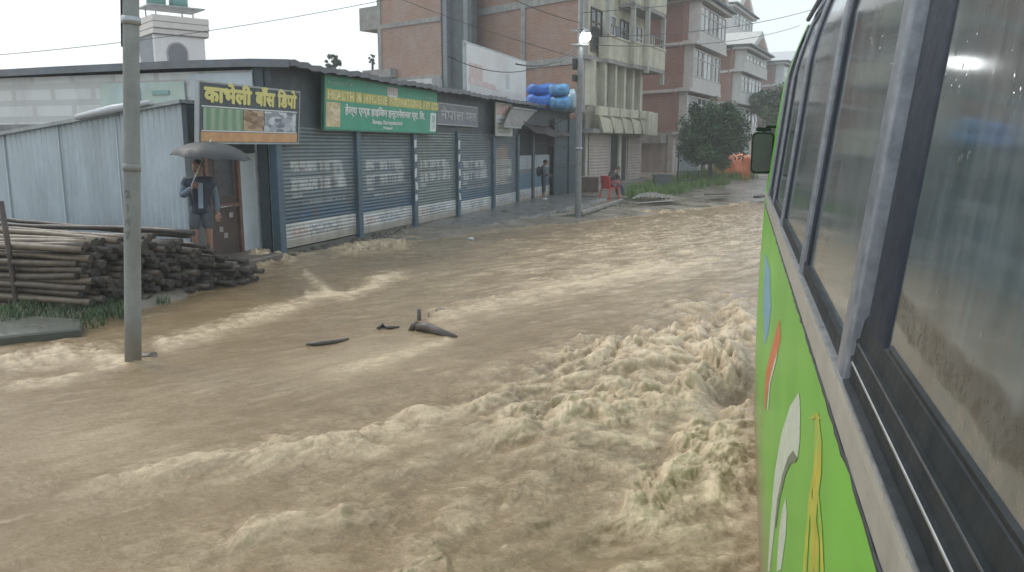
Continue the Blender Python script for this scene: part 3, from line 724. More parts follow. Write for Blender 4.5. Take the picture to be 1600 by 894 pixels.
for k, (t0, t1, z0, e) in enumerate(((1.15, 3.85, 7.1, .55), (5.4, 8.2, 7.1, 1.05))):
    mb = MB()
    for j in range(9): tt = t0 + (t1 - t0) * j / 8; mb.obox(O, a, n, Z, (tt - .015, tt + .015), (e - .03, e), (z0 - .02, z0 + .42))
    mb.obox(O, a, n, Z, (t0, t1), (e - .035, e + .005), (z0 + .42, z0 + .47)); mb.build('balcony_railing', mat('dark_iron_rail', (.07, .07, .07), .5), cb_)
for k, (t0, t1, z0, h_, col) in enumerate(((1.5, 2.1, 7.6, .75, (.32, .30, .31)), (2.3, 2.7, 7.6, .6, (.20, .24, .30)), (6.0, 6.7, 7.6, .8, (.42, .40, .36)))):
    tag(MB().grid([[O + a * (t0 + (t1 - t0) * i / 10) + n * ((.52 if t0 < 5 else 1.0) + .03 * math.sin(i * 1.9 + j * .5)) + Z * (z0 - h_ * j / 6) for i in range(11)] for j in range(7)]).build('hanging_laundry', mat('laundry_cloth_' + 'abc'[k], col, .9), origin=O + a * t0 + Z * z0), ('pale cloth drying on the left bay of the cream balcony', 'small bluish cloth drying beside the pale cloth on the cream balcony', 'light cloth drying on the right end of the cream balcony')[k], 'laundry')
# ------------------------------------------------------------------ brick house behind the shops
O = V((-16.46, 38.8, 0)); s = dirw(-68.3); sn = V((-s.y, s.x, 0)); sn = -sn if sn.y > 0 else sn
bh = hbldg('brick_house', 'bare brick house with concrete bands rising behind the green signboard', O)
bk2 = brick_mat('pale_brick_gable', (.35, .17, .105), (.26, .125, .075), (.29, .26, .23), s, 1.15, (.34, .31, .29), .55)
quadwall(O, s, 4.75, sn, -.3, 13, 4.0, bk2, 'brick_wall', bh)
for z in (5.62, 8.46, 11.3): MB().obox(O, s, sn, Z, (-.02, 4.8), (.003, .06), (z - .16, z + .05)).build('floor_band', conc_m, bh)
mb = MB().obox(O, s, sn, Z, (-1.9, -.02), (-.6, -.3), (-.3, 13)); mb.build('shaft_wall', dconc_m, bh)  # dark concrete colour stands in for the shadow in this recess
for t in (-.42, -1.85): MB().obox(O, s, sn, Z, (t, t + .28), (-.29, .02), (-.3, 13)).build('drain_column', mat('grey_blue_column', (.17, .195, .21), .7, .2, 3), bh)
MB().obox(O, s, sn, Z, (4.50, 4.77), (.004, .05), (-.3, 13)).build('concrete_column', conc_m, bh)
MB().obox(O, s, sn, Z, (4.78, 6.3), (-2.2, .0), (8.35, 9.55)).build('balcony_box', conc_m, bh)
MB().obox(O, s, sn, Z, (-.1, 2.6), (.062, .8), (4.98, 5.44)).build('roof_ledge', white_m, bh)
MB().obox(O, s, sn, Z, (3.3, 5.6), (.07, .5), (5.7, 6.15)).build('roof_ledge', conc_m, bh)

# ------------------------------------------------------------------ red brick house with white bay windows
def bay_house(name, label, O, adeg, sdeg, FL, SL, floors, brickcols, frame_m, jut, gable, step=0.0, wins=None):
    a = dirw(adeg); n = V((a.y, -a.x, 0)); s = dirw(sdeg); sn = V((-s.y, s.x, 0)); sn = -sn if sn.y > 0 else sn
    o = hbldg(name, label, O); O = V((O[0], O[1], 0))
    bk = brick_mat(name + '_bricks', *brickcols, s, 1.2, (.27, .20, .18), .5); bkf = brick_mat(name + '_front_bricks', *brickcols, a, 1.2, (.27, .20, .18), .5)
    n_f = len(floors)
    for i in range(n_f):
        z0 = -.3 if i == 0 else floors[i - 1]; z1 = floors[i]; Oi = O + a * (step * i)
        quadwall(Oi, s, SL, sn, z0, z1 - .005, .3, pink_m if i == 0 else bk, 'side_wall', o, .02)
        quadwall(Oi, a, FL, n, z0, z1 - .005, .3, pink_m if i == 0 else bkf, 'front_wall', o)
        MB().obox(Oi, s, sn, Z, (-.05, SL), (.004, .09), (z1 - .16, z1 + .02)).build('floor_band', conc_m if i < 1 else frame_m, o)
        ext = jut[i]
        MB().obox(Oi, a, n, Z, (-.25, FL + .1), (.004, ext + .25), (z1 - .14, z1 + .06)).build('cornice', frame_m, o)
        if i == 0:
            for t0, t1 in ((.5, FL * .45), (FL * .52, FL - .4)): MB().obox(Oi, a, n, Z, (t0, t1), (.01, .05), (.3, z1 - .5)).build('shutter', mat('grey_shutter', (.28, .27, .27), .5, .15, 5), o)
            MB().obox(Oi, s, sn, Z, (.5, 1.9), (.01, .05), (.3, z1 - .5)).build('shutter', pink_m, o)
            continue
        zb = z0 + .75
        if ext > .1:
            MB().obox(Oi, a, n, Z, (.1, FL - .2), (.01, ext), (z0 + .08, zb)).build('bay_panel', frame_m, o)
            MB().obox(Oi, a, n, Z, (.12, .3), (.01, ext - .01), (zb + .01, z1 - .15)).build('bay_post', frame_m, o)
        k = wins or 3
        for j in range(k):
            t0 = .3 + (FL - .7) * j / k; t1 = .3 + (FL - .7) * (j + 1) / k - .18
            window(o, Oi + n * (ext - .05), a, n, t0, t1, zb + .02, z1 - .35, frame_m, glassl_m if (i + j) % 2 else glassd_m, 1)
    z = floors[-1]; Oi = O + a * (step * (n_f - 1))
    MB().obox(Oi, a, n, Z, (-.4, FL + .3), (-SL * .9, jut[-1] + .5), (z + .07, z + .2)).build('roof', dconc_m, o)
    if gable:
        w_ = FL * .75; p = [Oi + a * (FL * .12) + Z * (z + .21), Oi + a * (FL * .12 + w_) + Z * (z + .21), Oi + a * (FL * .12 + w_ / 2) + Z * (z + .21 + gable)]
        MB().prism([q - n * 3 for q in p], n * (3.3 + jut[-1])).build('gable', frame_m, o)
        MB().prism([q + n * (.33 + jut[-1]) * 1 for q in [p[0] * .75 + p[1] * .25 + Z * .2, p[0] * .25 + p[1] * .75 + Z * .2, p[2] - Z * gable * .35]], n * .03).build('gable_panel', mat('terracotta_panel', (.30, .19, .16), .8, .2, 3), o)
    return o, O, a, n, s, sn
A = dep(1050, 275, 47)
rb, O, a, n, s, sn = bay_house('bay_window_house', 'red brick house with stacked white bay windows behind the round tree', A, 9, -60.5, 7.4, 5.0, [2.85, 5.35, 8.05, 10.6], ((.28, .11, .07), (.21, .08, .05), (.22, .17, .15)), mat('pinkish_white_trim', (.46, .44, .42), .7, .12, 3, dirt=(.3, .26, .25), dirt_amt=.4), [.35, .5, .6, .7], 1.9, .75)
MB().obox(V((O.x, O.y, 0)), s, sn, Z, (.4, 5.0), (.01, .6), (2.25, 2.75)).build('canopy', conc_m, rb)
B = dep(1132, 265, 62)
bay_house('gabled_house', 'brick house with open gabled top balcony beyond the bay window house', B, 9, -50, 9.5, 7.0, [2.9, 5.4, 7.8, 9.5], ((.29, .125, .08), (.22, .095, .06), (.23, .19, .17)), mat('grey_white_trim', (.46, .46, .44), .7, .12, 3, dirt=(.25, .25, .24), dirt_amt=.4), [.3, .6, .7, .9], 1.5, .5)
C_ = dep(1200, 260, 88)
bay_house('distant_house', 'farthest grey house in the haze just left of the bus', C_, 12, -55, 13, 9.0, [3.1, 6.0, 8.6, 10.9], ((.26, .16, .14), (.22, .14, .12), (.24, .21, .19)), mat('pale_grey_trim', (.45, .47, .48), .7, .1, 3), [.3, .6, .7, .9], 1.6, .3)
D_ = dep(1118, 200, 75)
dh, O, a, n, s, sn = bay_house('white_gabled_house', 'tall white house with a gabled top floor behind the brick bay window house', (D_[0], D_[1], .3), 9, -60, 10, 6.0, [3.1, 6.2, 9.3, 12.2, 14.6], ((.45, .43, .42), (.42, .40, .39), (.40, .38, .36)), mat('white_trim', (.55, .54, .52), .7, .1, 3), [.3, .5, .6, .8, .9], 2.0, .2)

# ------------------------------------------------------------------ white stair tower far back on the left
T0 = dep(243, 97, 45); a = dirw(31); n = V((a.y, -a.x, 0)); s = dirw(-59); sn = -a
tw = hbldg('stair_tower', 'white rooftop stair tower with an arched window and green water tanks', (T0.x, T0.y))
O = V((T0.x, T0.y, 0)); W = 2.75; D = 2.6
mb = MB(); mb.obox(O, a, s, Z, (0, W), (0, .2), (0, 8.1)); mb.build('front_wall', mat('clean_white_wall', (.66, .66, .67), .7, .05, 2), tw)
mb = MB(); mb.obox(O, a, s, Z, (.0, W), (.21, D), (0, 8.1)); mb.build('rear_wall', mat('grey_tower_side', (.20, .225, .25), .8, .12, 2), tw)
# parapet with grooves
mb = MB()
for z0, z1, e in ((8.12, 8.38, .14), (8.42, 8.72, .22), (8.76, 9.08, .22)): mb.obox(O, a, s, Z, (-.06, W + .22), (-e, D + .1), (z0, z1))
mb.build('parapet', mat('cream_parapet', (.60, .57, .54), .7, .06, 2), tw)
mb = MB(); mb.obox(O, a, s, Z, (-.03, W + .19), (-.1, D), (8.07, 8.121)); mb.obox(O, a, s, Z, (-.03, W + .19), (-.19, D), (8.38, 8.42)); mb.obox(O, a, s, Z, (-.03, W + .19), (-.19, D), (8.72, 8.76)); mb.build('parapet_groove', mat('brown_groove', (.16, .13, .12), .8), tw)
ap = [O + a * (1.2 + .5 * math.cos(t)) + Z * (7.15 + .5 * math.sin(t)) for t in [math.pi * k / 14 for k in range(15)]]
poly = [O + a * 1.7 + Z * 6.0] + ap + [O + a * .7 + Z * 6.0]
wf = MB().prism([p + (p - (O + a * 1.2 + Z * 7.0)).normalized() * .09 - s * .005 for p in poly], -s * .05).build('window', mat('taupe_frame', (.34, .31, .31), .7), tw)
MB().prism([p - s * .06 for p in poly], -s * .01).build('pane', mat('grey_lattice_pane', (.12, .13, .15), .3, .2, 20), wf)
tk = thing('water_tank_stand', 'thin steel stand carrying green tanks on top of the white tower', 'tank stand', O + Z * 9.08)
mb = MB()
for t, q in ((.3, .3), (2.3, .3), (.3, 2.0), (2.3, 2.0)): mb.obox(O, a, s, Z, (t - .03, t + .03), (q - .03, q + .03), (9.08, 9.60))
mb.build('legs_frame', steel_m, tk); MB().obox(O, a, s, Z, (-.1, 2.9), (.0, 2.2), (9.603, 9.66)).build('platform', steel_m, tk)
tm = mat('green_plastic_tank', (.10, .27, .24), .5, .12, 3)
for j, (t, lb) in enumerate(((.55, 'green plastic water tank on the tower stand, nearer the concrete pole'), (1.75, 'green plastic water tank on the tower stand, farther from the concrete pole'))):
    c0 = O + a * t + s * .9 + Z * 9.662
    tank = tag(MB().tube([c0, c0 + Z * .05, c0 + Z * .5, c0 + Z * .52, c0 + Z * .95, c0 + Z * 1.15], [.42, .5, .5, .47, .49, .2], 20).build('water_tank', tm, origin=c0), lb, 'water tank', 'water tanks on the tower')

# ------------------------------------------------------------------ grey sheet shed beside the shops
SY, SX = 11.3, -9.5
sh = thing('sheet_shed', 'grey corrugated sheet lean-to shed with brown door and slanting roof edge', 'shed', (SX, SY, 0))
csm = mat('grey_corrugated_sheet', (.50, .57, .61), .4, .10, 1.2, dirt=(.20, .22, .23), dirt_amt=.45, dscale=.9, streak=True, metal=.15)
def topz(x): return 2.83 - (SX - x) * .127
rows = [[], []]; k = 0
x = SX
while x > -16.5:
    d = .018 * math.sin(k * math.pi / 2); 
    rows[0].append(V((x, SY + d, -.3))); rows[1].append(V((x, SY + d, topz(x) - .02))); x -= .03; k += 1
mb = MB().grid(rows, smooth=False)
for xs_ in (-10.9, -12.2, -13.5, -14.8): mb.box((xs_ - .012, SY - .032, -.3), (xs_ + .012, SY - .02, topz(xs_) - .03))
mb.build('front_sheet', csm, sh)
mb = MB()
mb.prism([(SX + .05, SY - .12, topz(SX) + .03), (-16.6, SY - .12, topz(-16.6) + .03), (-16.6, SY - .12, topz(-16.6) - .03), (SX + .05, SY - .12, topz(SX) - .03)], (0, 1.9, 0)); mb.build('roof', mat('wet_roof_sheet', (.30, .32, .32), .3, .2, 3, metal=.3), sh)
rl = [V((-10.0, SY - .16, topz(-10.0) + .05)), V((-10.8, SY - .17, topz(-10.8) + .05)), V((-11.6, SY - .16, topz(-11.6) + .03))]
MB().tube(rl, [.04, .075, .05], 8).build('rolled_sheet', mat('pale_rolled_plastic', (.48, .50, .52), .35, .1, 4), sh)
# side wall facing the street: dark upper boarding, door opening, pale panel
SW = -9.42
MB().box((SW - .1, SY + .0, 1.98), (SW, 13.1, 2.78)).build('upper_boarding', dblue_m, sh)
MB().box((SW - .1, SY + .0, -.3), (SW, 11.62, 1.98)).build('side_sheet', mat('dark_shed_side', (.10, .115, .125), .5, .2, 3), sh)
pn = MB().box((SW - .1, 12.62, .15), (SW + .0, 13.1, 1.96)).build('side_panel', sheetw_m, sh); MB().box((SW - .095, 13.05, .1), (SW + .03, 13.1, 1.97)).build('panel_edge', sheetw_m, sh)
MB().box((SW - .1, 12.62, -.4), (SW + .02, 13.05, .15)).build('base_block', mat('mossy_plinth', (.12, .12, .10)), sh)
db = MB(); db.box((SW - .07, 11.66, -.2), (SW - .01, 12.58, 1.93)); do = db.build('door', mat('dark_brown_door', (.055, .035, .032), .5, .3, 3, .2, 20, dirt=(.10, .07, .05), dirt_amt=.5), sh)
MB().box((SW - .015, 11.9, 1.2), (SW - .003, 12.42, 1.85)).build('door_pane', mat('black_door_pane', (.02, .022, .03), .2), do)
db = MB(); db.box((SW - .008, 11.64, -.2), (SW + .03, 11.72, 1.95)); db.box((SW - .008, 12.52, -.2), (SW + .03, 12.60, 1.95)); db.box((SW - .008, 11.72, 1.0), (SW + .02, 12.52, 1.07)); db.build('door_frame', mat('reddish_brown_frame', (.14, .075, .055), .5, .3, 5), do)
MB().tube([(SW + .05, 11.95, 1.02), (SW + .06, 12.25, 1.03)], .012, 6).build('handle', steel_m, do)
for (y_, z_) in ((11.95, .88), (12.3, .86), (12.0, .62), (12.12, .5), (11.9, 1.12)): MB().box((SW - .007, y_ - .05, z_ - .045), (SW + .003, y_ + .05, z_ + .045)).build('sticker', mat('pale_sticker', (.30, .27, .27), .6, .3, 20), do)
st = tag(MB().box((-9.45, 10.95, -.5), (-8.55, 12.6, .16)).build('door_step', mat('muddy_step', (.12, .10, .08), .5, .3, 4, .4, 12), origin=(-9, 11.8, 0), bevel=.03), 'dark muddy step in front of the brown shed door', 'step')

# ------------------------------------------------------------------ stack of poles (each pole its own object)
pole_ms = [mat('weathered_pole_a', (.105, .080, .056), .45, .45, 6, .4, 18, dirt=(.06, .05, .045), dirt_amt=.7), mat('weathered_pole_b', (.038, .031, .026), .45, .45, 6, .4, 18, dirt=(.04, .035, .03), dirt_amt=.7), mat('weathered_pole_c', (.165, .13, .088), .48, .3, 6, .4, 18, dirt=(.10, .08, .065), dirt_amt=.6)]
end_m = mat('dark_sawn_end', (.032, .026, .022), .6, .5, 25, .4, 30)
def pole_mesh(i):
    q = random.Random(90 + i); L = 4.6; pts = []; rs = []
    for k in range(12):
        t = k / 11; pts.append((-L * t, .03 * math.sin(t * 5 + i) + q.uniform(-.008, .008), .025 * math.sin(t * 4 + i * 2) + q.uniform(-.008, .008))); rs.append((.043 - .009 * t) * q.uniform(.9, 1.08))
    m = MB().tube(pts, rs, 9, 0)
    m.m[-2] = 1; m.m[-1] = 1
    return m.build('wooden_pole', [pole_ms[i % 3], end_m])
protos = [pole_mesh(i) for i in range(9)]
used_p = set(); cnt = 0
def place_pole(x, y, z, pi, rz, ry, label, group):
    global cnt
    p = protos[pi]
    if pi in used_p: p = p.copy(); COL.objects.link(p)
    used_p.add(pi)
    p.location = (x, y, z); p.rotation_euler = (rnd.uniform(0, 6.28), ry, rz)
    p.rotation_mode = 'XYZ'
    tag(p, label, 'pole', group); cnt += 1
PG = 'poles stacked beside the shed'
y = 7.62; col_i = 0
while y < 10.75:
    # stack height falls away towards the door
    hmax = .93 if y < 9.0 else (.93 - (y - 9.0) * .55 if y < 9.5 else max(.16, .62 - (y - 9.5) * .36))
    base = .02 + .02 * math.sin(y * 3)
    r = 0; z = base + .04
    while z < hmax - .02:
        top = z + .08 >= hmax - .02
        first = col_i == 0
        xo = -8.05 + rnd.uniform(-.22, .12) + (.10 if y > 9.4 else 0) + (.22 if y > 9.9 else 0)
        if first: xo = -8.08 + rnd.uniform(-.10, .10)
        pi = rnd.choice((0, 2, 3, 5, 6, 8)) if first or top else rnd.choice((1, 4, 7, 1, 4, 7, 0, 3))
        lab = 'long pale grey pole in the near left face of the stack' if first else ('weathered pole lying along the top of the stack' if top else 'dark wet pole showing its sawn end in the stack')
        wild = .10 if y > 9.2 else .02
        place_pole(xo, y + (0.042 if r % 2 else 0) + rnd.uniform(-.012, .012), z, pi, rnd.uniform(-wild, wild), rnd.uniform(-.012, .012) * (1 + wild * 20), lab, PG)
        z += .077; r += 1
    y += .090; col_i += 1
for k in range(8):                                       # loose poles slid askew on the heap
    place_pole(-7.95 + rnd.uniform(-.1, .35), 9.3 + k * .17, [.86, .80, .62, .52, .44, .38, .33, .24][k], rnd.choice((1, 4, 7)), rnd.uniform(-.18, .05), rnd.uniform(-.02, .05), 'loose dark pole slid askew on the low end of the heap', PG)
stk = tag(MB().tube([onz(26, 478, .08) - V((0, 0, .4)), onz(26, 478, .08), onz(26, 478, .08) + V((-.02, 0, .6)), onz(26, 478, .08) + V((-.05, -.02, 1.34))], .034, 8).build('iron_stake', mat('rusty_iron', (.055, .045, .042), .6, .4, 8, dirt=(.12, .06, .035), dirt_amt=.6), origin=onz(26, 478, .08)), 'thin rusty upright stake in front of the pole stack', 'stake')
sl = thing('stone_slab', 'dark wet stone slab lying at the flooded edge below the poles', 'slab', onz(70, 540, 0))
p0, p1 = onz(-40, 545, 0), onz(128, 524, 0); dv = (p1 - p0)
mb = MB().prism([p0 + Z * .10, p1 + Z * .08, onz(130, 498, .1) , onz(60, 494, .1) , onz(-40, 500, .1)], (0, 0, -.3)); mb.build('slab_block', mat('dark_wet_stone', (.075, .08, .07), .35, .35, 5, .5, 10, dirt=(.04, .055, .03), dirt_amt=.6), sl, bevel=.02)

# ------------------------------------------------------------------ grass
def grass(name, label, spots, hh, m, seed, droop=.5):
    q = random.Random(seed); mb = MB()
    for (x, y, z, n_, rad) in spots:
        for k in range(int(n_ * 2)):
            aa = q.uniform(0, 6.28); rr = rad * math.sqrt(q.random()); px, py = x + rr * math.cos(aa), y + rr * math.sin(aa)
            h = hh * q.uniform(.4, 1.2); a2 = q.uniform(0, 6.28); lean = h * q.uniform(.1, droop + .3); w_ = q.uniform(.003, .007) * (1 + hh)
            zz = max(z, gz(px, py)) - .02
            dx, dy = math.cos(a2), math.sin(a2); sx, sy = -dy * w_, dx * w_
            b0 = V((px, py, zz)); m0 = b0 + V((dx * lean * .4, dy * lean * .4, h * .65)); t0 = b0 + V((dx * lean, dy * lean, h))
            o = V((sx, sy, 0)); mb.add([b0 - o, b0 + o, m0 + o * .8, m0 - o * .8, t0], [(0, 1, 2, 3), (3, 2, 4)])
    ob = mb.build(name, m); ob['kind'] = 'stuff'; ob['label'] = label; return ob
gr_m = mat('wet_grass', (.10, .19, .035), .5, .5, 3); gr2 = mat('dark_weeds', (.045, .085, .028), .5, .5, 3)
sp = []
for px, py, n_, rd in ((40, 488, 160, .35), (110, 492, 170, .35), (170, 488, 120, .25), (185, 478, 90, .2), (70, 480, 100, .3), (10, 500, 120, .3), (140, 505, 50, .2), (200, 492, 40, .12), (255, 470, 20, .1)):
    p = onz(px, py, .06); sp.append((p.x, p.y, .04, n_, rd))
grass('grass', 'green weeds growing at the foot of the pole stack', sp, .13, gr2, 3)

# ------------------------------------------------------------------ concrete pole on the left
P = onz(208, 566, 0)
tp = dep(203, -60, 6.9 * 1.0); 
ax_ = V((-.06, .02, 0))
cp = thing('concrete_pole', 'grey concrete utility pole standing in the flood beside the poles', 'utility pole', (P.x, P.y, 0))
cm = mat('weathered_concrete_pole', (.235, .25, .245), .7, .2, 4, .35, 22, dirt=(.13, .14, .125), dirt_amt=.6, dscale=2, streak=True)
_t = dep(204.5, 0, -P.x * _sy + P.y * _cy)
pp = lambda z: V((P.x, P.y, 0)).lerp(V((_t.x, _t.y, 0)), z / _t.z) + Z * z
nt = cm.node_tree; b = nt.nodes['Principled BSDF']; src = b.inputs['Base Color'].links[0].from_socket
tcp = nt.nodes.new('ShaderNodeTexCoord'); spp = nt.nodes.new('ShaderNodeSeparateXYZ'); nt.links.new(tcp.outputs['Object'], spp.inputs[0])
ap_ = nt.nodes.new('ShaderNodeMath'); ap_.operation = 'MULTIPLY_ADD'; nt.links.new(noise(nt, 7, 8, .75, (1, 1, .4)), ap_.inputs[0]); ap_.inputs[1].default_value = .55; nt.links.new(spp.outputs[2], ap_.inputs[2])
nt.links.new(mixc(nt, src, (.15, .115, .075), ramp(nt, ap_.outputs[0], .30, .75, (.9,) * 3, (0,) * 3)), b.inputs['Base Color'])      # mud line left by the flood
MB().tube([pp(z) for z in (-.6, 0, .8, 1.6, 2.4, 3.2, 4.4)], [.079, .078, .076, .075, .073, .071, .068], 20).build('shaft', cm, cp)
for z in (3.23, 1.9):
    MB().tube([pp(z - .035), pp(z + .035)], .0835 if z > 3 else .0795, 20).build('clamp_band', steel_m if z > 3 else cm, cp)
br_ = MB().tube([pp(3.42) + V((-.06, -.03, 0)), pp(3.42) + V((-.13, -.05, .0)), pp(3.46) + V((-.15, -.05, .05))], .012, 6).build('bracket', steel_m, cp)
MB().tube([pp(3.44) + V((-.14, -.05, -.02)), pp(3.44) + V((-.14, -.05, .05)), pp(3.44) + V((-.14, -.05, .10))], [.035, .04, .02], 10).build('insulator', mat('brown_insulator', (.20, .18, .17), .3), br_)
MB().tube([pp(3.0) + V((-.085, -.02, 0)), pp(3.6) + V((-.09, -.02, 0)), pp(3.8) + V((-.13, -.05, 0))], .01, 6).build('cable_tail', black_m, cp)
# embossed digits down the shaft, worn
for i, ch in enumerate('2147'):
    me = text_mesh(ch, .10, .002, .002)
    z = 1.62 - i * .13; ez = V((-FW.x, -FW.y, 0)).normalized()
    MB().mesh(me, frame_M(pp(z) + ez * .0765 - RT * .03, RT, Z, ez)).build('number', mat('faded_pole_number', (.15, .16, .16), .8), cp)


# ------------------------------------------------------------------ people: one skinned body each, hair and clothing as children
def skin(verts, edges, radii, levels=1):
    me = bpy.data.meshes.new('skin'); me.from_pydata([tuple(v) for v in verts], edges, [])
    o = bpy.data.objects.new('skin', me); COL.objects.link(o)
    o.modifiers.new('s', 'SKIN').use_smooth_shade = True
    for i, r_ in enumerate(radii):
        sv = me.skin_vertices[0].data[i]; sv.radius = r_ if isinstance(r_, tuple) else (r_, r_); sv.use_root = i == 0
    ss = o.modifiers.new('u', 'SUBSURF'); ss.levels = levels; ss.render_levels = levels
    res = bpy.data.meshes.new_from_object(o.evaluated_get(bpy.context.evaluated_depsgraph_get()))
    bpy.data.objects.remove(o); bpy.data.meshes.remove(me); return res
def chain_mesh(J, chains, fat=1.0, add=0.0, R_=None):
    names = []; edges = []; 
    for ch in chains:
        for n_ in ch:
            if n_ not in names: names.append(n_)
        edges += [(names.index(p), names.index(q)) for p, q in zip(ch, ch[1:])]
    return skin([J[n_] for n_ in names], edges, [(R_[n_][0] * fat + add, R_[n_][1] * fat + add) if isinstance(R_[n_], tuple) else R_[n_] * fat + add for n_ in names])
RAD = dict(pelvis=(.14, .105), waist=(.125, .095), chest=(.155, .11), neckb=.07, neck=.052, head=(.072, .085), crown=(.06, .075),
           shL=.062, elL=.044, wrL=.028, shR=.062, elR=.044, wrR=.028, hipL=.092, knL=.058, anL=.038, toeL=.035, hipR=.092, knR=.058, anR=.038, toeR=.035)
def person(label, base, face, scale, J, tops, trousers, skin_c, hair_c, shoe_c, sleeve='wr', leg='an', extra=None, curl=.6, vest=None, cat='person'):
    """J: joint positions (x right, y forward, z up) for a 1.72 m figure; face = direction looked at"""
    f = V((face[0], face[1], 0)).normalized(); r_ = V((f.y, -f.x, 0))
    W_ = lambda p: V(base) + (r_ * p[0] + f * p[1] + Z * p[2]) * scale
    J = {k: V(v) for k, v in J.items()}
    t = thing('person', label, cat, base)
    ch = [['pelvis', 'waist', 'chest', 'neckb', 'neck', 'head', 'crown']]
    for S in 'LR': ch += [['chest', 'sh' + S, 'el' + S, 'wr' + S], ['pelvis', 'hip' + S, 'kn' + S, 'an' + S, 'toe' + S]]
    sm = mat('skin_' + label[:12].replace(' ', '_'), skin_c, .5, .1, 12)
    dk = mat('eye_dark', (.015, .012, .01), .2); 
    M = frame_M(V(base), r_ * scale, f * scale, Z * scale)
    mb = MB().mesh(chain_mesh(J, ch, 1, 0, RAD), M, 0, True)
    # face on the head: looks along head direction
    hd = (J['crown'] - J['head']).normalized(); hf = V(J.get('look', V((0, 1, 0)))); hf = (hf - hd * hf.dot(hd)).normalized(); hr = hf.cross(hd)
    hc = J['head'] + hd * .035
    HM = lambda a_, b_, c_: W_(hc + hr * a_ + hf * b_ + hd * c_)
    rot = M.to_3x3() @ Matrix((hr, hf, hd)).transposed()
    mb.ell(HM(0, .005, .02), (.078, .098, .118), 0, 16, 12, rot, lambda p: V((p.x * (1 - .25 * max(0, -p.z) / .118), p.y, p.z)))
    mb.ell(HM(0, .098, -.005), (.014, .022, .024), 0, 8, 6, rot); mb.ell(HM(0, .088, -.05), (.024, .010, .008), 1, 8, 5, rot)
    for s_ in (-1, 1):
        mb.ell(HM(.032 * s_, .086, .02), (.014, .010, .009), 1, 8, 5, rot); mb.ell(HM(.078 * s_, -.005, .0), (.012, .022, .032), 0, 8, 6, rot)
    for S in 'LR':                                       # hand: palm, four bent fingers, thumb off the side
        wr = J['wr' + S]; d = (wr - J['el' + S]).normalized(); sd = d.cross(V((0, 1, 0)) if abs(d.y) < .8 else Z).normalized(); nn = sd.cross(d)
        if S == 'L': sd = -sd
        mb.ell(W_(wr + d * .05), (.038, .016, .05), 0, 10, 7, M.to_3x3() @ Matrix((sd, nn, d)).transposed())
        for k in range(4):
            b0 = wr + d * .085 + sd * (.027 - .018 * k); L = (.07, .08, .075, .058)[k]; c_ = curl
            p1 = b0 + d * L * .45; p2 = p1 + (d * math.cos(c_) + nn * math.sin(c_)) * L * .32; p3 = p2 + (d * math.cos(c_ * 2) + nn * math.sin(c_ * 2)) * L * .25
            mb.tube([W_(q) for q in (b0 - d * .02, p1, p2, p3)], [.010 * scale, .0095 * scale, .0085 * scale, .006 * scale], 6)
        tb_ = wr + d * .035 + sd * .03; mb.tube([W_(tb_), W_(tb_ + sd * .022 + d * .025 + nn * .01), W_(tb_ + sd * .02 + d * .055 + nn * .02)], [.012 * scale, .011 * scale, .008 * scale], 6)
    mb.build('body', [sm, dk], t)
    hm_ = mat('hair_' + label[:12].replace(' ', '_'), hair_c, .55, .3, 40)
    MB().ell(HM(0, -.012, .045), (.086, .104, .105), 0, 16, 10, rot, lambda p: V((p.x, p.y, max(p.z, -.02 - (.05 if p.y < -.02 else -.035 if p.y > .05 else 0))))).build('hair', hm_, t)
    def cloth(name, m, chains, fat, add): return MB().mesh(chain_mesh(J, chains, fat, add, RAD), M, 0, True).build(name, m, t)
    tc_ = [['pelvis', 'waist', 'chest', 'neckb']]
    J['mid'] = None; J.pop('mid')
    for S in 'LR':
        if sleeve == 'wr': J['cu' + S] = J['el' + S].lerp(J['wr' + S], .9); RAD['cu' + S] = .034; tc_.append(['chest', 'sh' + S, 'el' + S, 'cu' + S])
        else: J['cu' + S] = J['sh' + S].lerp(J['el' + S], .8); RAD['cu' + S] = .052; tc_.append(['chest', 'sh' + S, 'cu' + S])
    cloth('shirt', tops, tc_, 1.04, .014)
    pc_ = [['waist', 'pelvis']]
    for S in 'LR':
        if leg == 'an': J['he' + S] = J['kn' + S].lerp(J['an' + S], .9); RAD['he' + S] = .046; pc_.append(['pelvis', 'hip' + S, 'kn' + S, 'he' + S])
        elif leg == 'shin': J['he' + S] = J['kn' + S].lerp(J['an' + S], .45); RAD['he' + S] = .056; pc_.append(['pelvis', 'hip' + S, 'kn' + S, 'he' + S])
        else: J['he' + S] = J['hip' + S].lerp(J['kn' + S], .72); RAD['he' + S] = .078; pc_.append(['pelvis', 'hip' + S, 'he' + S])
    cloth('trousers' if leg != 'short' else 'shorts', trousers, pc_, 1.04, .012)
    if vest:
        RAD['ve'] = (.16, .12); J['ve'] = J['pelvis'] - Z * .11
        for S in 'LR': J['sm' + S] = J['sh' + S].lerp(J['el' + S], .55); RAD['sm' + S] = .056
        v1 = cloth('jacket', vest, [['ve', 'pelvis', 'waist', 'chest', 'neckb']] + [['chest', 'sh' + S, 'sm' + S] for S in 'LR'], 1.06, .030)
    if shoe_c:
        for S in 'LR':
            an, to = J['an' + S], J['toe' + S]
            MB().tube([W_(an + (an - to) * .35 - Z * .035), W_(an - Z * .03), W_(to), W_(to + (to - an) * .25)], [.042 * scale, .05 * scale, .046 * scale, .02 * scale], 8).build('shoe', shoe_c, t)
    return t, W_
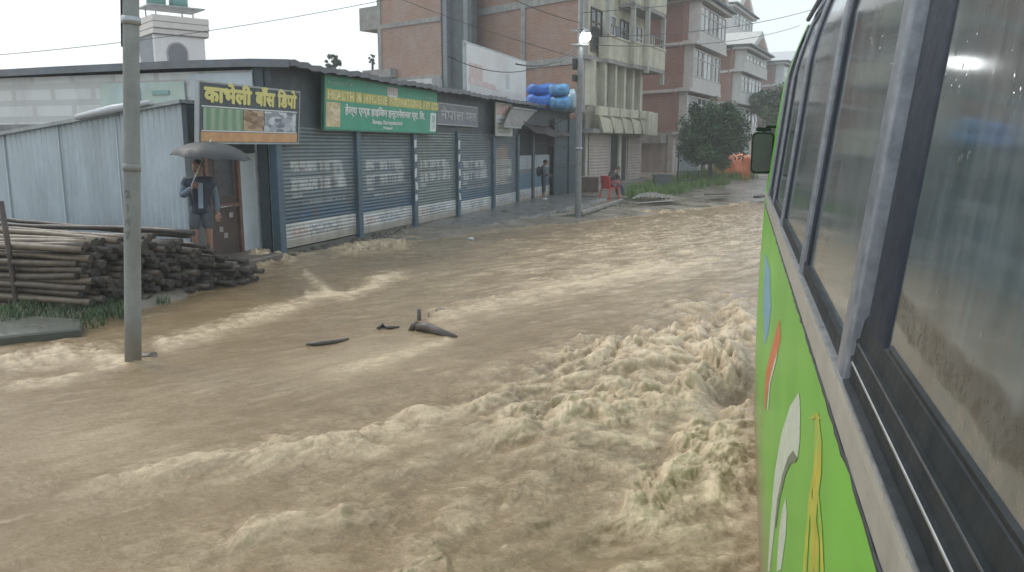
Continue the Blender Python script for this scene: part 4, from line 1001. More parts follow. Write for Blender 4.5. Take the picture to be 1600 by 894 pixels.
def standing(**k):
    J = dict(pelvis=(0, 0, .95), waist=(0, .01, 1.10), chest=(0, .0, 1.32), neckb=(0, -.01, 1.44), neck=(0, .0, 1.49), head=(0, .025, 1.57), crown=(0, .02, 1.65),
             shL=(-.19, -.01, 1.40), elL=(-.24, -.02, 1.12), wrL=(-.22, .10, .90), shR=(.19, -.01, 1.40), elR=(.24, -.02, 1.12), wrR=(.22, .10, .90),
             hipL=(-.095, 0, .90), knL=(-.105, .02, .49), anL=(-.105, -.02, .08), toeL=(-.12, .13, .035), hipR=(.095, 0, .90), knR=(.105, .02, .49), anR=(.105, -.02, .08), toeR=(.12, .13, .035))
    J.update(k); return J
# man under the umbrella on the shed step
b_ = dep(317, 411, 12.75); b_.z = .165
pb = dep(317, 411, 12.75)
sc1 = (dep(312, 251, 12.75).z - .165) / 1.73
face = V((.55, -.62, 0))
J = standing(elR=(.26, .10, 1.17), wrR=(.10, .27, 1.32), elL=(-.25, -.04, 1.12), wrL=(-.25, .08, .88), look=V((.5, .8, 0)))
navy = mat('navy_jacket', (.02, .03, .055), .7, .25, 8); lblue = mat('pale_blue_shirt', (.22, .30, .38), .7, .2, 6)
p1, W1 = person('person in navy jacket and shorts standing under an umbrella at the shed door', (b_.x + .02, b_.y, .165), face, sc1, J, mat('dusk_blue_sleeves', (.10, .14, .19), .7, .25, 6), mat('slate_shorts', (.075, .09, .11), .7, .2, 6), (.27, .16, .11), (.02, .018, .016), None, 'wr', 'short', vest=navy)
fr = MB().box((-.05, 0, 0), (.05, .012, .42)); R3 = Matrix(((face.normalized().y, face.normalized().x, 0), (-face.normalized().x, face.normalized().y, 0), (0, 0, 1)))
MB().prism([W1((-.055, .165, 1.38)), W1((.02, .165, 1.38)), W1((.03, .155, .98)), W1((-.04, .155, .98))], (W1((0, .012, 0)) - W1((0, 0, 0)))).build('shirt_front', lblue, p1)
# umbrella held above him
uc = dep(331, 228, 12.55); hand = W1((.115, .33, 1.36))
um = thing('umbrella', 'grey black open umbrella held over the man by the shed door', 'umbrella', hand)
top = V((uc.x, uc.y, dep(331, 222, 12.55).z)); rim = dep(331, 247, 12.55).z; Rr = .60
ax = (top - hand); 
tilt = Matrix.Rotation(R(5), 3, V((FW.x, FW.y, 0)).normalized())
def cn(t, a_):
    ph = (a_ * 8 / (2 * math.pi)) % 1; sc_ = 1 - .05 * math.sin(math.pi * ph) * t ** 2
    rr = Rr * math.sin(t * 1.25) / math.sin(1.25) * sc_; dz = -(top.z - rim) * (1 - math.cos(t * 1.25)) / (1 - math.cos(1.25)) * (1.0 - .10 * math.sin(math.pi * ph) * t)
    return top + tilt @ V((rr * math.cos(a_), rr * math.sin(a_), dz))
rows = [[cn(t / 10, 2 * math.pi * k / 64) for k in range(65)] for t in range(11)]
mb = MB().grid(rows); mb.grid([[p - Z * .006 for p in r_] for r_ in rows])
mb.build('canopy', mat('wet_grey_umbrella', (.02, .025, .028), .55, .2, 5), um)
MB().tube([hand - Z * .14, hand, top + Z * .05], .009, 8).build('shaft', steel_m, um)
MB().tube([hand - Z * .26, hand - Z * .20, hand - Z * .06], .014, 8).build('handle', black_m, um)
for k in range(8): MB().tube([cn(.1, k * math.pi / 4) - Z * .012, cn(.5, k * math.pi / 4) - Z * .012, cn(.98, k * math.pi / 4) - Z * .012], .004, 5).build('rib', steel_m, um)
# man standing in front of the far shutters
b_ = onx(849, 311, -8.25); b_.z = gz(b_.x, b_.y) + .045; GZ2 = b_.z; d_ = -b_.x * _sy + b_.y * _cy
sc2 = (dep(846, 249, d_).z - GZ2) / 1.74
dg_ = mat('charcoal_shirt', (.035, .038, .042), .7, .25, 8)
J = standing(elL=(-.25, .03, 1.12), wrL=(-.12, .24, 1.08), elR=(.25, .03, 1.12), wrR=(.10, .26, 1.05), chest=(0, -.05, 1.32), neckb=(0, -.03, 1.43), neck=(0, .03, 1.48), head=(0, .07, 1.55), crown=(0, .09, 1.63), look=V((0, 1, -.25)))
p2, W2 = person('person in charcoal shirt and rolled dark trousers standing before the far shutters', (b_.x, b_.y, GZ2), V((.93, .15, 0)), sc2, J, dg_, mat('black_trousers', (.025, .03, .035), .7, .2, 6), (.17, .11, .08), (.015, .013, .012), mat('pale_sandals', (.42, .42, .40), .6), 'wr', 'shin')
bp_ = tag(MB().ell(W2((0, -.20, 1.22)), (.11 * sc2, .16 * sc2, .23 * sc2), nu=12, nv=9).build('backpack', mat('dark_backpack', (.03, .033, .04), .7, .2, 8), origin=W2((0, -.2, 1.2))), 'small dark backpack worn by the person before the far shutters', 'backpack')
# person on a red plastic chair
b_ = onz(957, 311, -.03); d_ = -b_.x * _sy + b_.y * _cy
sc3 = (dep(960, 259, d_).z + .03) / 1.24
fc = V((.64, .77, 0)).normalized(); fr_ = V((fc.y, -fc.x, 0))
CW = lambda x_, y_, z_: V((b_.x, b_.y, -.03)) + (fr_ * x_ + fc * y_ + Z * z_) * sc3
rc = thing('plastic_chair', 'bright red plastic chair with a person sitting on it by the kerb', 'chair', CW(0, -.1, 0))
redm = mat('red_plastic', (.50, .045, .04), .35, .12, 4)
rows = [[CW(x_ * (1 - .08 * i / 8), -.32 - .10 * i / 8 - .05 * (1 - (x_ / .25) ** 2), .40 + .48 * i / 8) for x_ in [(-.27 + .54 * k / 10) for k in range(11)]] for i in range(9)]
mb = MB().grid(rows); mb.grid([[p + fc * .03 for p in r_] for r_ in rows]); 
mb.grid([[r_[0], r_[0] + fc * .03] for r_ in rows]); mb.grid([[r_[-1], r_[-1] + fc * .03] for r_ in rows]); mb.grid([[p, p + fc * .03] for p in rows[-1]]); mb.build('backrest', redm, rc)
MB().prism([CW(-.25, -.34, .40), CW(.25, -.34, .40), CW(.27, .10, .43), CW(-.27, .10, .43)], Z * .03).build('seat', redm, rc)
for x_ in (-.25, .25):
    MB().bar(CW(x_ * 1.1, .08, 0), CW(x_, .06, .41), .05, .05).build('leg', redm, rc); MB().bar(CW(x_ * 1.1, -.40, 0), CW(x_, -.32, .41), .05, .05).build('leg', redm, rc)
    MB().tube([CW(x_ * 1.08, -.36, .66), CW(x_ * 1.15, -.1, .66), CW(x_ * 1.12, .08, .62), CW(x_, .09, .43)], .022, 6).build('armrest', redm, rc)
J = dict(pelvis=(0, -.18, .54), waist=(0, -.16, .68), chest=(0, -.02, .88), neckb=(0, .07, .98), neck=(0, .12, 1.01), head=(0, .19, 1.06), crown=(0, .23, 1.13),
         shL=(-.18, .03, .93), elL=(-.22, .18, .70), wrL=(-.12, .38, .60), shR=(.18, .03, .93), elR=(.22, .18, .70), wrR=(.12, .38, .60),
         hipL=(-.1, -.12, .53), knL=(-.15, .28, .52), anL=(-.14, .36, .09), toeL=(-.16, .50, .04), hipR=(.1, -.12, .53), knR=(.15, .30, .50), anR=(.14, .42, .09), toeR=(.15, .56, .04), look=V((.2, .9, -.5)))
p3, W3 = person('person in black top and blue jeans sitting hunched on the red chair', (b_.x, b_.y, -.03), fc, sc3, J, mat('black_top', (.022, .022, .025), .7, .25, 8), mat('dark_blue_jeans', (.045, .06, .11), .7, .25, 8), (.24, .15, .11), (.015, .013, .012), mat('pale_shoes', (.35, .34, .33), .6), 'half', 'an')
# tiny person in white beyond the tree trunk
b_ = dep(1098, 270, 43); sc4 = (dep(1098, 240, 43).z - b_.z) / 1.72
p4, W4 = person('person in white shirt standing in the shade beyond the tree trunk', b_, V((.3, -.9, 0)), sc4, standing(), mat('white_shirt', (.6, .6, .6), .7, .1, 6), mat('black_trousers', (.025, .03, .035)), (.22, .14, .1), (.015, .013, .012), mat('pale_shoes', (.35, .34, .33)), 'half', 'an')

# ------------------------------------------------------------------ green bus right of the camera
BL = ray(1160, 207).normalized(); BR = V((BL.y, -BL.x, 0)).normalized(); BU = BR.cross(BL)
def B(x, dz, d): return EYE + BR * x + BU * dz + BL * d
bus = thing('bus', 'green bus with grey window rail and muddy windows driving through the flood', 'bus', tuple(B(1.2, -2.35, 2.5)))
gbm, nt, b = new_mat('green_bus_paint')
c = ramp(nt, noise(nt, 1.3, 5, .6), .3, .7, (.085, .33, .02), (.13, .44, .03))
c = mixc(nt, c, (.30, .36, .20), ramp(nt, noise(nt, 2.2, 8, .75), .5, .8, (0,) * 3, (.16,) * 3))
tcb = nt.nodes.new('ShaderNodeTexCoord'); spb = nt.nodes.new('ShaderNodeSeparateXYZ'); nt.links.new(tcb.outputs['Object'], spb.inputs[0])
def lin_(src, k):
    m_ = nt.nodes.new('ShaderNodeMath'); m_.operation = 'MULTIPLY'; nt.links.new(src, m_.inputs[0]); m_.inputs[1].default_value = k; return m_.outputs[0]
adb = nt.nodes.new('ShaderNodeMath'); adb.operation = 'ADD'; nt.links.new(spb.outputs[2], adb.inputs[0]); nt.links.new(noise(nt, 4, 8, .75), adb.inputs[1])
c = mixc(nt, c, (.23, .18, .115), ramp(nt, lin_(adb.outputs[0], .4), .34, .58, (.9,) * 3, (0,) * 3))      # mud thrown up along the sill
c = mixc(nt, c, (.25, .21, .14), ramp(nt, noise(nt, 60, 3, .6), .64, .70, (0,) * 3, (.5,) * 3))
nt.links.new(c, b.inputs['Base Color']); b.inputs['Roughness'].default_value = .36; b.inputs['Specular IOR Level'].default_value = .35; b.inputs['Coat Weight'].default_value = .12; b.inputs['Coat Roughness'].default_value = .12
bp = N_(nt, 'ShaderNodeBump', Strength=.08, Distance=.02); nt.links.new(noise(nt, 3, 3), bp.inputs['Height']); nt.links.new(bp.outputs[0], b.inputs['Normal'])
silver, nt, b = new_mat('dull_silver_rail')
c = ramp(nt, noise(nt, 7, 8, .7), .3, .7, (.27, .26, .23), (.38, .37, .335)); c = mixc(nt, c, (.12, .09, .06), ramp(nt, noise(nt, 45, 5, .7), .58, .7, (0,) * 3, (.6,) * 3))
nt.links.new(c, b.inputs['Base Color']); b.inputs['Metallic'].default_value = .1; b.inputs['Roughness'].default_value = .4
pill, nt, b = new_mat('grey_window_pillar')
c = ramp(nt, noise(nt, 30, 6, .7), .35, .7, (.13, .145, .17), (.24, .26, .29)); nt.links.new(c, b.inputs['Base Color']); b.inputs['Metallic'].default_value = .3; b.inputs['Roughness'].default_value = .35
navy_f = mat('dark_navy_frame', (.012, .018, .03), .5, .3, 14, .1, 40, spec=.25)
rubber = mat('window_channel_rubber', (.012, .017, .02), .6, .35, 10, .1, 40, dirt=(.05, .05, .045), dirt_amt=.35, spec=.25)
chrome = mat('worn_chrome', (.38, .39, .39), .35, .2, 20, metal=.7)
gl, nt, b = new_mat('muddy_bus_glass')
tc = nt.nodes.new('ShaderNodeTexCoord')
vr = N_(nt, 'ShaderNodeTexVoronoi', Scale=38.0); nt.links.new(tc.outputs['Object'], vr.inputs['Vector'])
drop = mixc(nt, (0, 0, 0), ramp(nt, vr.outputs['Distance'], .10, .24, (1, 1, 1), (0, 0, 0)), ramp(nt, noise(nt, 5, 4), .5, .62))
film = ramp(nt, noise(nt, 3.0, 8, .7, (1, 1, .5)), .3, .75, (.0,) * 3, (1,) * 3)
spot = ramp(nt, noise(nt, 34, 6, .75), .56, .68, (0,) * 3, (1,) * 3)
streak = ramp(nt, noise(nt, 16, 8, .75, (1, 1, .09)), .45, .75, (0,) * 3, (.55,) * 3)
c = mixc(nt, (.028, .04, .044), (.105, .138, .148), film); c = mixc(nt, c, (.20, .235, .24), streak)
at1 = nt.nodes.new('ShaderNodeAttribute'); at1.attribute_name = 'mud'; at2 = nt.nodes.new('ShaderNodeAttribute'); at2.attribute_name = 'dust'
mud_ledge_fac = mixc(nt, (0, 0, 0), at1.outputs['Fac'], ramp(nt, noise(nt, 38, 8, .8), .35, .6, (.35,) * 3, (1,) * 3)); dust_reflect_fac = mixc(nt, (0, 0, 0), at2.outputs['Fac'], ramp(nt, noise(nt, 26, 8, .8), .4, .65, (.2,) * 3, (1,) * 3)); c = mixc(nt, c, (.09, .07, .05), mixc(nt, (0, 0, 0), spot, .6)); c = mixc(nt, c, (.17, .15, .115), dust_reflect_fac); c = mixc(nt, c, (.018, .016, .013), mud_ledge_fac)
nt.links.new(c, b.inputs['Base Color'])
rr_ = mixc(nt, (.04, .04, .04), (.15, .15, .15), film); rr_ = mixc(nt, rr_, (.5, .5, .5), mixc(nt, dust_reflect_fac, mud_ledge_fac, .5)); nt.links.new(rr_, b.inputs['Roughness']); b.inputs['IOR'].default_value = 2.1
bp = N_(nt, 'ShaderNodeBump', Strength=.10, Distance=.004); nt.links.new(drop, bp.inputs['Height']); nt.links.new(bp.outputs[0], b.inputs['Normal'])
# --- lower body: outer side surface, front corner rounded away from us
def xlow(dz): return .182 + (.012 * math.sin((dz + .5) * 2.2) if dz < -.5 else 0)
def dfront(dz): return 6.2 - .02 * (dz + 1.2)
dz_l = [-.505 - 1.945 * k / 48 for k in range(49)]
ds = [-2.5, -1.5, -.5, 0, .5, 1, 1.5, 2, 2.5, 3, 3.5, 4, 4.5, 5, 5.4, 5.7, 5.95, 6.1, 6.2]
rows = []
for dz in dz_l:
    r_ = [B(xlow(dz), dz, d) for d in ds]
    for k in range(1, 9): a_ = k / 8 * math.pi / 2; r_.append(B(xlow(dz) + .35 * (1 - math.cos(a_)), dz, 6.2 + .28 * math.sin(a_)))
    r_.append(B(2.2, dz, 6.48)); r_.append(B(2.45, dz, 6.2)); r_.append(B(2.45, dz, -2.5)); r_.append(B(xlow(dz), dz, -2.5)); rows.append(r_)
MB().grid(rows).build('body', gbm, bus)
MB().grid([[B(.30, -.52, -2.4), B(2.4, -.52, -2.4)], [B(.30, -.52, 6.3), B(2.4, -.52, 6.3)]]).build('floor_panel', dark_m, bus)
# seam sealant below the rail
q = random.Random(3); seam = []
for k in range(150): seam.append(B(.1805 + q.uniform(-.002, .001), -.5055 + q.uniform(-.0025, .0025), -.6 + k * .0455))
MB().tube(seam, [q.uniform(.0028, .0050) for _ in seam], 5).build('seam', black_m, bus)
def strip(pts, d0, d1, name, m, nd=2):
    """profile [(x,dz)...] swept along the bus"""
    return MB().grid([[B(x_, z_, d0 + (d1 - d0) * k / (nd - 1)) for x_, z_ in pts] for k in range(nd)], smooth=False).build(name, m, bus)
strip([(.20, -.503), (.1805, -.501), (.1800, -.440), (.1815, -.425), (.20, -.422)], -2.5, 6.15, 'window_rail', silver, 12)
strip([(.1815, -.4235), (.1805, -.421), (.1815, -.4185), (.2, -.4185)], -2.5, 6.15, 'rail_trim', chrome)
def xw(dz): return .24 + .10 * dz if dz < .2 else .26 + .10 * (dz - .2) + .33 * max(0, dz - .3) ** 1.5
# black channel with two chrome tracks below the near sliding window
strip([(.184, -.4155), (.196, -.413), (.197, -.386), (.1955, -.3855), (.1955, -.3735), (.1995, -.373), (.203, -.352), (.202, -.3515), (.202, -.3435), (.207, -.343), (.213, -.31), (.222, -.30)], -2.5, 1.42, 'window_channel', rubber)
strip([(.1955, -.3820), (.1940, -.3812), (.1940, -.3782), (.1955, -.3775)], -2.5, 1.40, 'window_track', chrome); strip([(.2020, -.3500), (.2012, -.349), (.2012, -.346), (.2020, -.3450)], -2.5, 1.40, 'window_track', mat('dull_track', (.07, .08, .085), .45, .2, 20, metal=.4))
ZT = .62
def wsurf(d0, d1, z0, z1, off, name, m, parent=None, nz_=14):
    zz = [z0 + (z1 - z0) * k / nz_ for k in range(nz_ + 1)]
    return MB().grid([[B(xw(z_) + off, z_, d) for d in (d0, d1)] for z_ in zz]).build(name, m, parent or bus)
def pillar(d0, d1, z0, z1, proud, name, m, parent=None):
    zz = [z0 + (z1 - z0) * k / 16 for k in range(17)]; e = min(.02, (d1 - d0) * .2)
    return MB().grid([[B(xw(z_) + .03, z_, d0), B(xw(z_) - proud + .006, z_, d0), B(xw(z_) - proud, z_, d0 + e), B(xw(z_) - proud, z_, d1 - e), B(xw(z_) - proud + .006, z_, d1), B(xw(z_) + .03, z_, d1)] for z_ in zz]).build(name, m, parent or bus)
def win(d0, d1, z0, near=False):
    wo_ = pillar(d0 - .04, d0 + .01, z0, ZT, .004, 'window', navy_f)
    pillar(d1 - .01, d1 + .04, z0, ZT, .004, 'side_frame', navy_f, wo_)
    fr = MB().grid([[B(xw(z0) + .02, z0 - .012, d), B(xw(z0) - .004, z0 - .01, d), B(xw(z0) - .003, z0 + .035, d), B(xw(z0) + .02, z0 + .037, d)] for d in (d0 - .05, d1 + .05)], smooth=False).build('sill_frame', rubber, wo_)
    tf = MB().grid([[B(xw(ZT) + .02, ZT - .05, d), B(xw(ZT - .04) - .003, ZT - .045, d), B(xw(ZT) - .003, ZT + .01, d)] for d in (d0 - .05, d1 + .05)], smooth=False).build('top_frame', navy_f, wo_)
    wsurf(d0, d1, z0 + .03, ZT - .03, .004, 'pane', gl, wo_); return wo_
# near sliding window (dark sash, then glass), pillars and the panes further forward
nw = pillar(1.21, 1.41, -.31, ZT, -.004, 'window', navy_f); nw['label'] = 'large near sliding window with mud, rain streaks and a painted ledge reflection'
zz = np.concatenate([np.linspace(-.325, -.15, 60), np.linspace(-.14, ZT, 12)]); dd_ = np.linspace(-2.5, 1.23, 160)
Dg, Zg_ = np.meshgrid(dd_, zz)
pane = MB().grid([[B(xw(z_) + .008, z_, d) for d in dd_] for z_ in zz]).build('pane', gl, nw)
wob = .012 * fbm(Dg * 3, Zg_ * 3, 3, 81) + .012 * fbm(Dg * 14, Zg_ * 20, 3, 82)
m1 = sstep(-.272, -.262, Zg_ + wob) * sstep(-.212, -.226, Zg_ + wob) * .9 + .8 * sstep(.25, .5, fbm(Dg * 9, Zg_ * 12, 4, 83)) * sstep(-.20, -.27, Zg_)  # dark band paints the inner ledge's reflection; blotches below are mud
m2 = sstep(-.30, -.285, Zg_ + wob) * sstep(-.258, -.268, Zg_ + wob) * .9 + .45 * sstep(-.19, -.30, Zg_)  # pale reflection band painted in, over dust thickening towards the sill
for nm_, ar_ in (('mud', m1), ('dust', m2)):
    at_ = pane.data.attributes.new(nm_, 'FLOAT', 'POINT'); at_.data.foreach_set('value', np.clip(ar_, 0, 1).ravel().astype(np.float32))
strip([(xw(-.315) + .008, -.325), (xw(-.3) + .004, -.30), (xw(-.29) + .012, -.292)], -2.5, 1.20, 'lower_sash', rubber).parent = bus
pillar(1.425, 1.53, -.42, ZT + .1, .014, 'window_pillar', pill)
win(1.575, 2.45, -.415); pillar(2.50, 2.575, -.42, ZT + .1, .014, 'window_pillar', pill)
win(2.63, 3.76, -.415); pillar(3.81, 3.88, -.42, ZT + .1, .014, 'window_pillar', pill)
win(3.93, 4.83, -.415); pillar(4.88, 4.95, -.42, ZT + .1, .012, 'window_pillar', pill)
win(5.0, 5.56, -.40)
# green front pillar raked back towards the roof
rows = []
for k in range(15):
    z_ = -.5 + (ZT + .55) * k / 14; rk = 6.2 - .62 * max(0, z_ + .1) ** 1.25; b0 = 5.72 - .30 * max(0, z_)
    rows.append([B(xw(z_) - .01, z_, b0), B(xw(z_) - .014, z_, (b0 + rk) / 2), B(xw(z_) - .012, z_, rk), B(xw(z_) + .02, z_, rk + .10), B(xw(z_) + .14, z_, rk + .20), B(xw(z_) + .30, z_, rk + .25)])
MB().grid(rows).build('front_pillar', gbm, bus)
pillar(5.62, 5.73, -.5, ZT + .05, .014, 'door_edge', pill)
mb = MB(); mb.grid([[B(x_, z_, 6.44 - .62 * max(0, z_ + .1) ** 1.25) for x_ in (.5, 1.3, 2.2)] for z_ in (-.5, -.1, .2, .5, .8)]); mb.build('windscreen', gl, bus)
# roof: cove and top
prof = [(xw(ZT) - .006, ZT), (xw(ZT) + .03, ZT + .08), (xw(ZT) + .10, ZT + .17), (xw(ZT) + .22, ZT + .25), (xw(ZT) + .5, ZT + .31), (1.3, ZT + .36), (2.1, ZT + .31), (2.42, ZT + .1), (2.45, -.5)]
rows = []
for d in (-2.5, 0, 1, 2, 3, 4, 4.6, 5.0, 5.3):
    sh_ = max(0, d - 4.6); rows.append([B(x_ + sh_ * .22 * (1 if x_ < 1.3 else -1), z_ - sh_ * .05, d - .5 * max(0, z_ - ZT) * (1 if d > 4 else 0)) for x_, z_ in prof])
rows.append([B(x_ + .35 * (1 if x_ < 1.3 else -1), z_ - .22, 5.5) for x_, z_ in prof])
MB().grid(rows).build('roof', mat('grey_green_roof', (.23, .27, .27), .35, .15, 4, metal=.2), bus)
MB().tube([B(xw(ZT) - .02, ZT + .03, d) for d in (-2.5, 1, 3, 5.2)], .014, 6).build('gutter', pill, bus)
# wheels in the water
wh = MB().tube([B(.22, -2.0, 4.9), B(.50, -2.0, 4.9)], .46, 28).build('wheel', black_m, bus); MB().tube([B(.212, -2.0, 4.9), B(.26, -2.0, 4.9)], .25, 20).build('rim', steel_m, wh)
# mirror
mc = dep(1191, 239, 5.8)
mdir = B(1, 0, 0) - B(0, 0, 0)
mh = MB(); e = .0
def rrect(c_, w_, h_, r_, dep_):
    pts = []
    for cx, cz, a0 in ((w_ - r_, h_ - r_, 0), (-w_ + r_, h_ - r_, 90), (-w_ + r_, -h_ + r_, 180), (w_ - r_, -h_ + r_, 270)):
        for k in range(6): a_ = R(a0 + 90 * k / 5); pts.append(c_ + RT * (cx + r_ * math.cos(a_)) + BU * (cz + r_ * math.sin(a_)) + BL * dep_)
    return pts
mirror = MB().prism(rrect(mc, .080, .148, .035, 0), BL * .07).build('mirror', mat('black_mirror_shell', (.018, .02, .022), .3), bus, bevel=.006)
MB().prism(rrect(mc, .068, .132, .03, -.006), BL * .004).build('mirror_glass', mat('dark_mirror_glass', (.15, .135, .165), .75, .15, 3, spec=.1), mirror)
MB().tube([mc + BU * .15 + BL * .03, mc + BU * .185 + BL * .05 + RT * .02, mc + BU * .185 + RT * .10 + BL * .1], .013, 8).build('mirror_arm', black_m, mirror)
MB().bar(mc + BU * .165 - RT * .05 + BL * .03, mc + BU * .165 + RT * .05 + BL * .03, .03, .025).build('mirror_bracket', black_m, mirror)
# painted swooshes on the green flank (laid on the panel, a hair proud)
def onbody(px, py, lift=.0025):
    r_ = ray(px, py); a_, b_, c_ = r_.dot(BR), r_.dot(BU), r_.dot(BL); t = .18 / a_
    for _ in range(6): t = xlow(b_ * t) / a_
    return B(xlow(b_ * t) - lift, b_ * t, c_ * t)
def decal(name, px, m, lift=.0007):
    """paint laid on the curved panel: the outline is filled finely and every point set on the surface"""
    bm = bmesh.new(); vs = [bm.verts.new(onbody(x_, y_, 0)) for x_, y_ in px]; bm.faces.new(vs)
    bmesh.ops.triangulate(bm, faces=bm.faces[:])
    for _ in range(4):
        es = [e_ for e_ in bm.edges if e_.calc_length() > .03]
        if not es: break
        bmesh.ops.subdivide_edges(bm, edges=es, cuts=1); bmesh.ops.triangulate(bm, faces=bm.faces[:])
    mb = MB(); L_ = []
    for i, v_ in enumerate(bm.verts):
        v_.index = i; p_ = v_.co - EYE; z_ = p_.dot(BU); L_.append(B(xlow(z_) - .0004 - lift, z_, p_.dot(BL)))
    mb.add(L_, [tuple(v_.index for v_ in f_.verts) for f_ in bm.faces]); bm.free(); return mb.build(name, m, bus)
wdm = mat('worn_white_decal', (.48, .53, .47), .35, .15, 25, dirt=(.16, .36, .10), dirt_amt=.35, dscale=14)
decal('leaf_decal', [(1249, 613), (1251, 640), (1250, 690), (1247, 716), (1240, 704), (1232, 714), (1222, 745), (1214, 790), (1209, 840), (1203, 893), (1200, 893), (1204, 820), (1211, 740), (1221, 680), (1235, 635)], wdm)
decal('leaf_decal', [(1228, 778), (1230, 800), (1228, 840), (1221, 890), (1214, 893), (1217, 840), (1222, 800)], wdm)
decal('leaf_shadow', [(1247, 716), (1244, 722), (1236, 724), (1228, 742), (1219, 780), (1213, 825), (1211, 825), (1215, 780), (1223, 742), (1232, 714), (1240, 704)], mat('grey_decal_shadow', (.12, .15, .11), .4), .0011)
orm = mat('faded_orange_decal', (.42, .36, .03), .4, .3, 10, dirt=(.15, .40, .05), dirt_amt=1.0, dscale=9)
for pts, w0 in (([(1277, 645), (1282, 690), (1281, 740), (1274, 790), (1268, 894)], 4.5), ([(1268, 655), (1274, 647), (1282, 655)], 3.5), ([(1272, 740), (1266, 780), (1262, 830), (1258, 894)], 3.5), ([(1279, 775), (1283, 820), (1286, 894)], 3.0), ([(1266, 770), (1272, 800), (1278, 850), (1277, 894)], 4.0)):
    L_ = [(x_ - w0 * (.5 + .5 * i / len(pts)), y_) for i, (x_, y_) in enumerate(pts)]; R_2 = [(x_ + w0 * (.5 + .5 * i / len(pts)), y_) for i, (x_, y_) in enumerate(pts)]
    decal('flame_decal', L_ + R_2[::-1], orm)
decal('red_decal', [(1218, 498), (1220, 530), (1213, 560), (1203, 592), (1196, 640), (1194, 640), (1197, 580), (1206, 545)], mat('orange_red_decal', (.50, .12, .04), .4, .2, 10))
decal('white_edge_decal', [(1216, 548), (1213, 565), (1204, 600), (1201, 640), (1199, 640), (1202, 598), (1209, 570)], wdm, .0011)
decal('blue_decal', [(1196, 395), (1203, 420), (1205, 480), (1201, 520), (1195, 540), (1193, 470)], mat('pale_blue_decal', (.12, .30, .42), .4, .2, 10))

# ------------------------------------------------------------------ street lamp pole
P = onz(903, 337, -.05); dl = (V((P.x, P.y, 0)) - V((0, 0, 0))).length
k = P.y / ray(903, 337).y
lp = thing('street_lamp', 'grey street lamp pole with one bright lit bulb and tangled cables', 'street lamp', (P.x, P.y, -.1))
lm = mat('grey_lamp_pole', (.17, .185, .19), .6, .2, 4, .2, 20, dirt=(.09, .09, .09), dirt_amt=.5, streak=True)
LZ = lambda py: dep(903, py, -P.x * _sy + P.y * _cy).z
pts = [V((P.x, P.y, z)) for z in (-.6, 0, 2, 4, 6.8)]
MB().tube(pts, [.105, .10, .095, .085, .075], 14).build('pole', lm, lp)
zb = LZ(232)
MB().tube([V((P.x, P.y, zb - .03)), V((P.x, P.y, zb + .03))], .112, 14).build('clamp_band', steel_m, lp)
za = LZ(56)
hd = V((P.x, P.y, za)) + RT * .14 - V((FW.x, FW.y, 0)).normalized() * .22
ar = MB().tube([V((P.x, P.y, za + .15)), V((P.x, P.y, za + .2)) + (hd - V((P.x, P.y, za))) * .6, hd + Z * .12], .025, 8).build('lamp_arm', steel_m, lp)
hdm = MB().tube([hd + Z * .04, hd + Z * .09, hd + Z * .16], [.15, .13, .05], 16).build('lamp_shade', steel_m, lp)
em, nt, b = new_mat('lit_lamp_bulb'); b.inputs['Emission Color'].default_value = (.95, 1, 1, 1); b.inputs['Emission Strength'].default_value = 28
bl = MB().ell(hd - Z * .05, (.15, .15, .16), nu=16, nv=10).build('bulb', em, hdm)
for z_, s_ in ((LZ(100), .16), (LZ(122), .1)):
    MB().box((P.x - .22, P.y - .09, z_ - s_), (P.x - .09, P.y + .07, z_ + s_)).build('junction_box', black_m, lp, bevel=.01)
for z_ in (LZ(70), LZ(48)): MB().bar(V((P.x, P.y - .09, z_)) - RT * .28, V((P.x, P.y - .09, z_)) + RT * .28, .045, .045).build('cross_arm', lm, lp)
# ------------------------------------------------------------------ overhead cables
wirem = mat('black_cable', (.03, .032, .035), .5)
def wire(label, p, q, sag, r=.012):
    pts = [p.lerp(q, t / 14) - Z * (sag * 4 * (t / 14) * (1 - t / 14)) for t in range(15)]
    return tag(MB().tube(pts, r, 5).build('overhead_cable', wirem, origin=p), label, 'cable', 'overhead cables')
LD = -P.x * _sy + P.y * _cy
lt = lambda py, dx=0: V((P.x, P.y, LZ(py))) + RT * dx
wire('thin cable crossing the pale sky past the white tower', dep(-80, 92, 24), dep(720, -26, 27), .3, .010)
wire('cable running from the lamp pole up across the brick side wall', lt(36), dep(760, -22, 24), .1)
wire('cable sagging from the lamp pole across the white billboard', lt(72, -.1), dep(700, 88, 19.6), .55)
wire('cable drooping low beneath the lamp bulb towards the brick wall', lt(82, -.15), dep(806, 100, 21), .18, .02)
wire('cable crossing from the brick house gable behind the billboard', lt(90, -.1), dep(600, -12, 26), .1, .010)
wire('cable stretched from the lamp pole towards the red house windows', lt(58, .1), dep(1330, -6, 45), .5, .014)
wire('lower cable stretched past the cream balcony parapets', lt(70, .15), dep(1250, 40, 47), .4, .014)
wire('topmost cable crossing the sky at upper right', lt(20), dep(1290, -30, 44), .2, .012)
wire('short cable slung under the blue sacks to the lamp pole', lt(168, -.1), dep(818, 190, 27), .35, .016)
wire('pale stay wire tied low on the lamp pole', lt(232), onx(832, 222, -8.4), .02, .014)
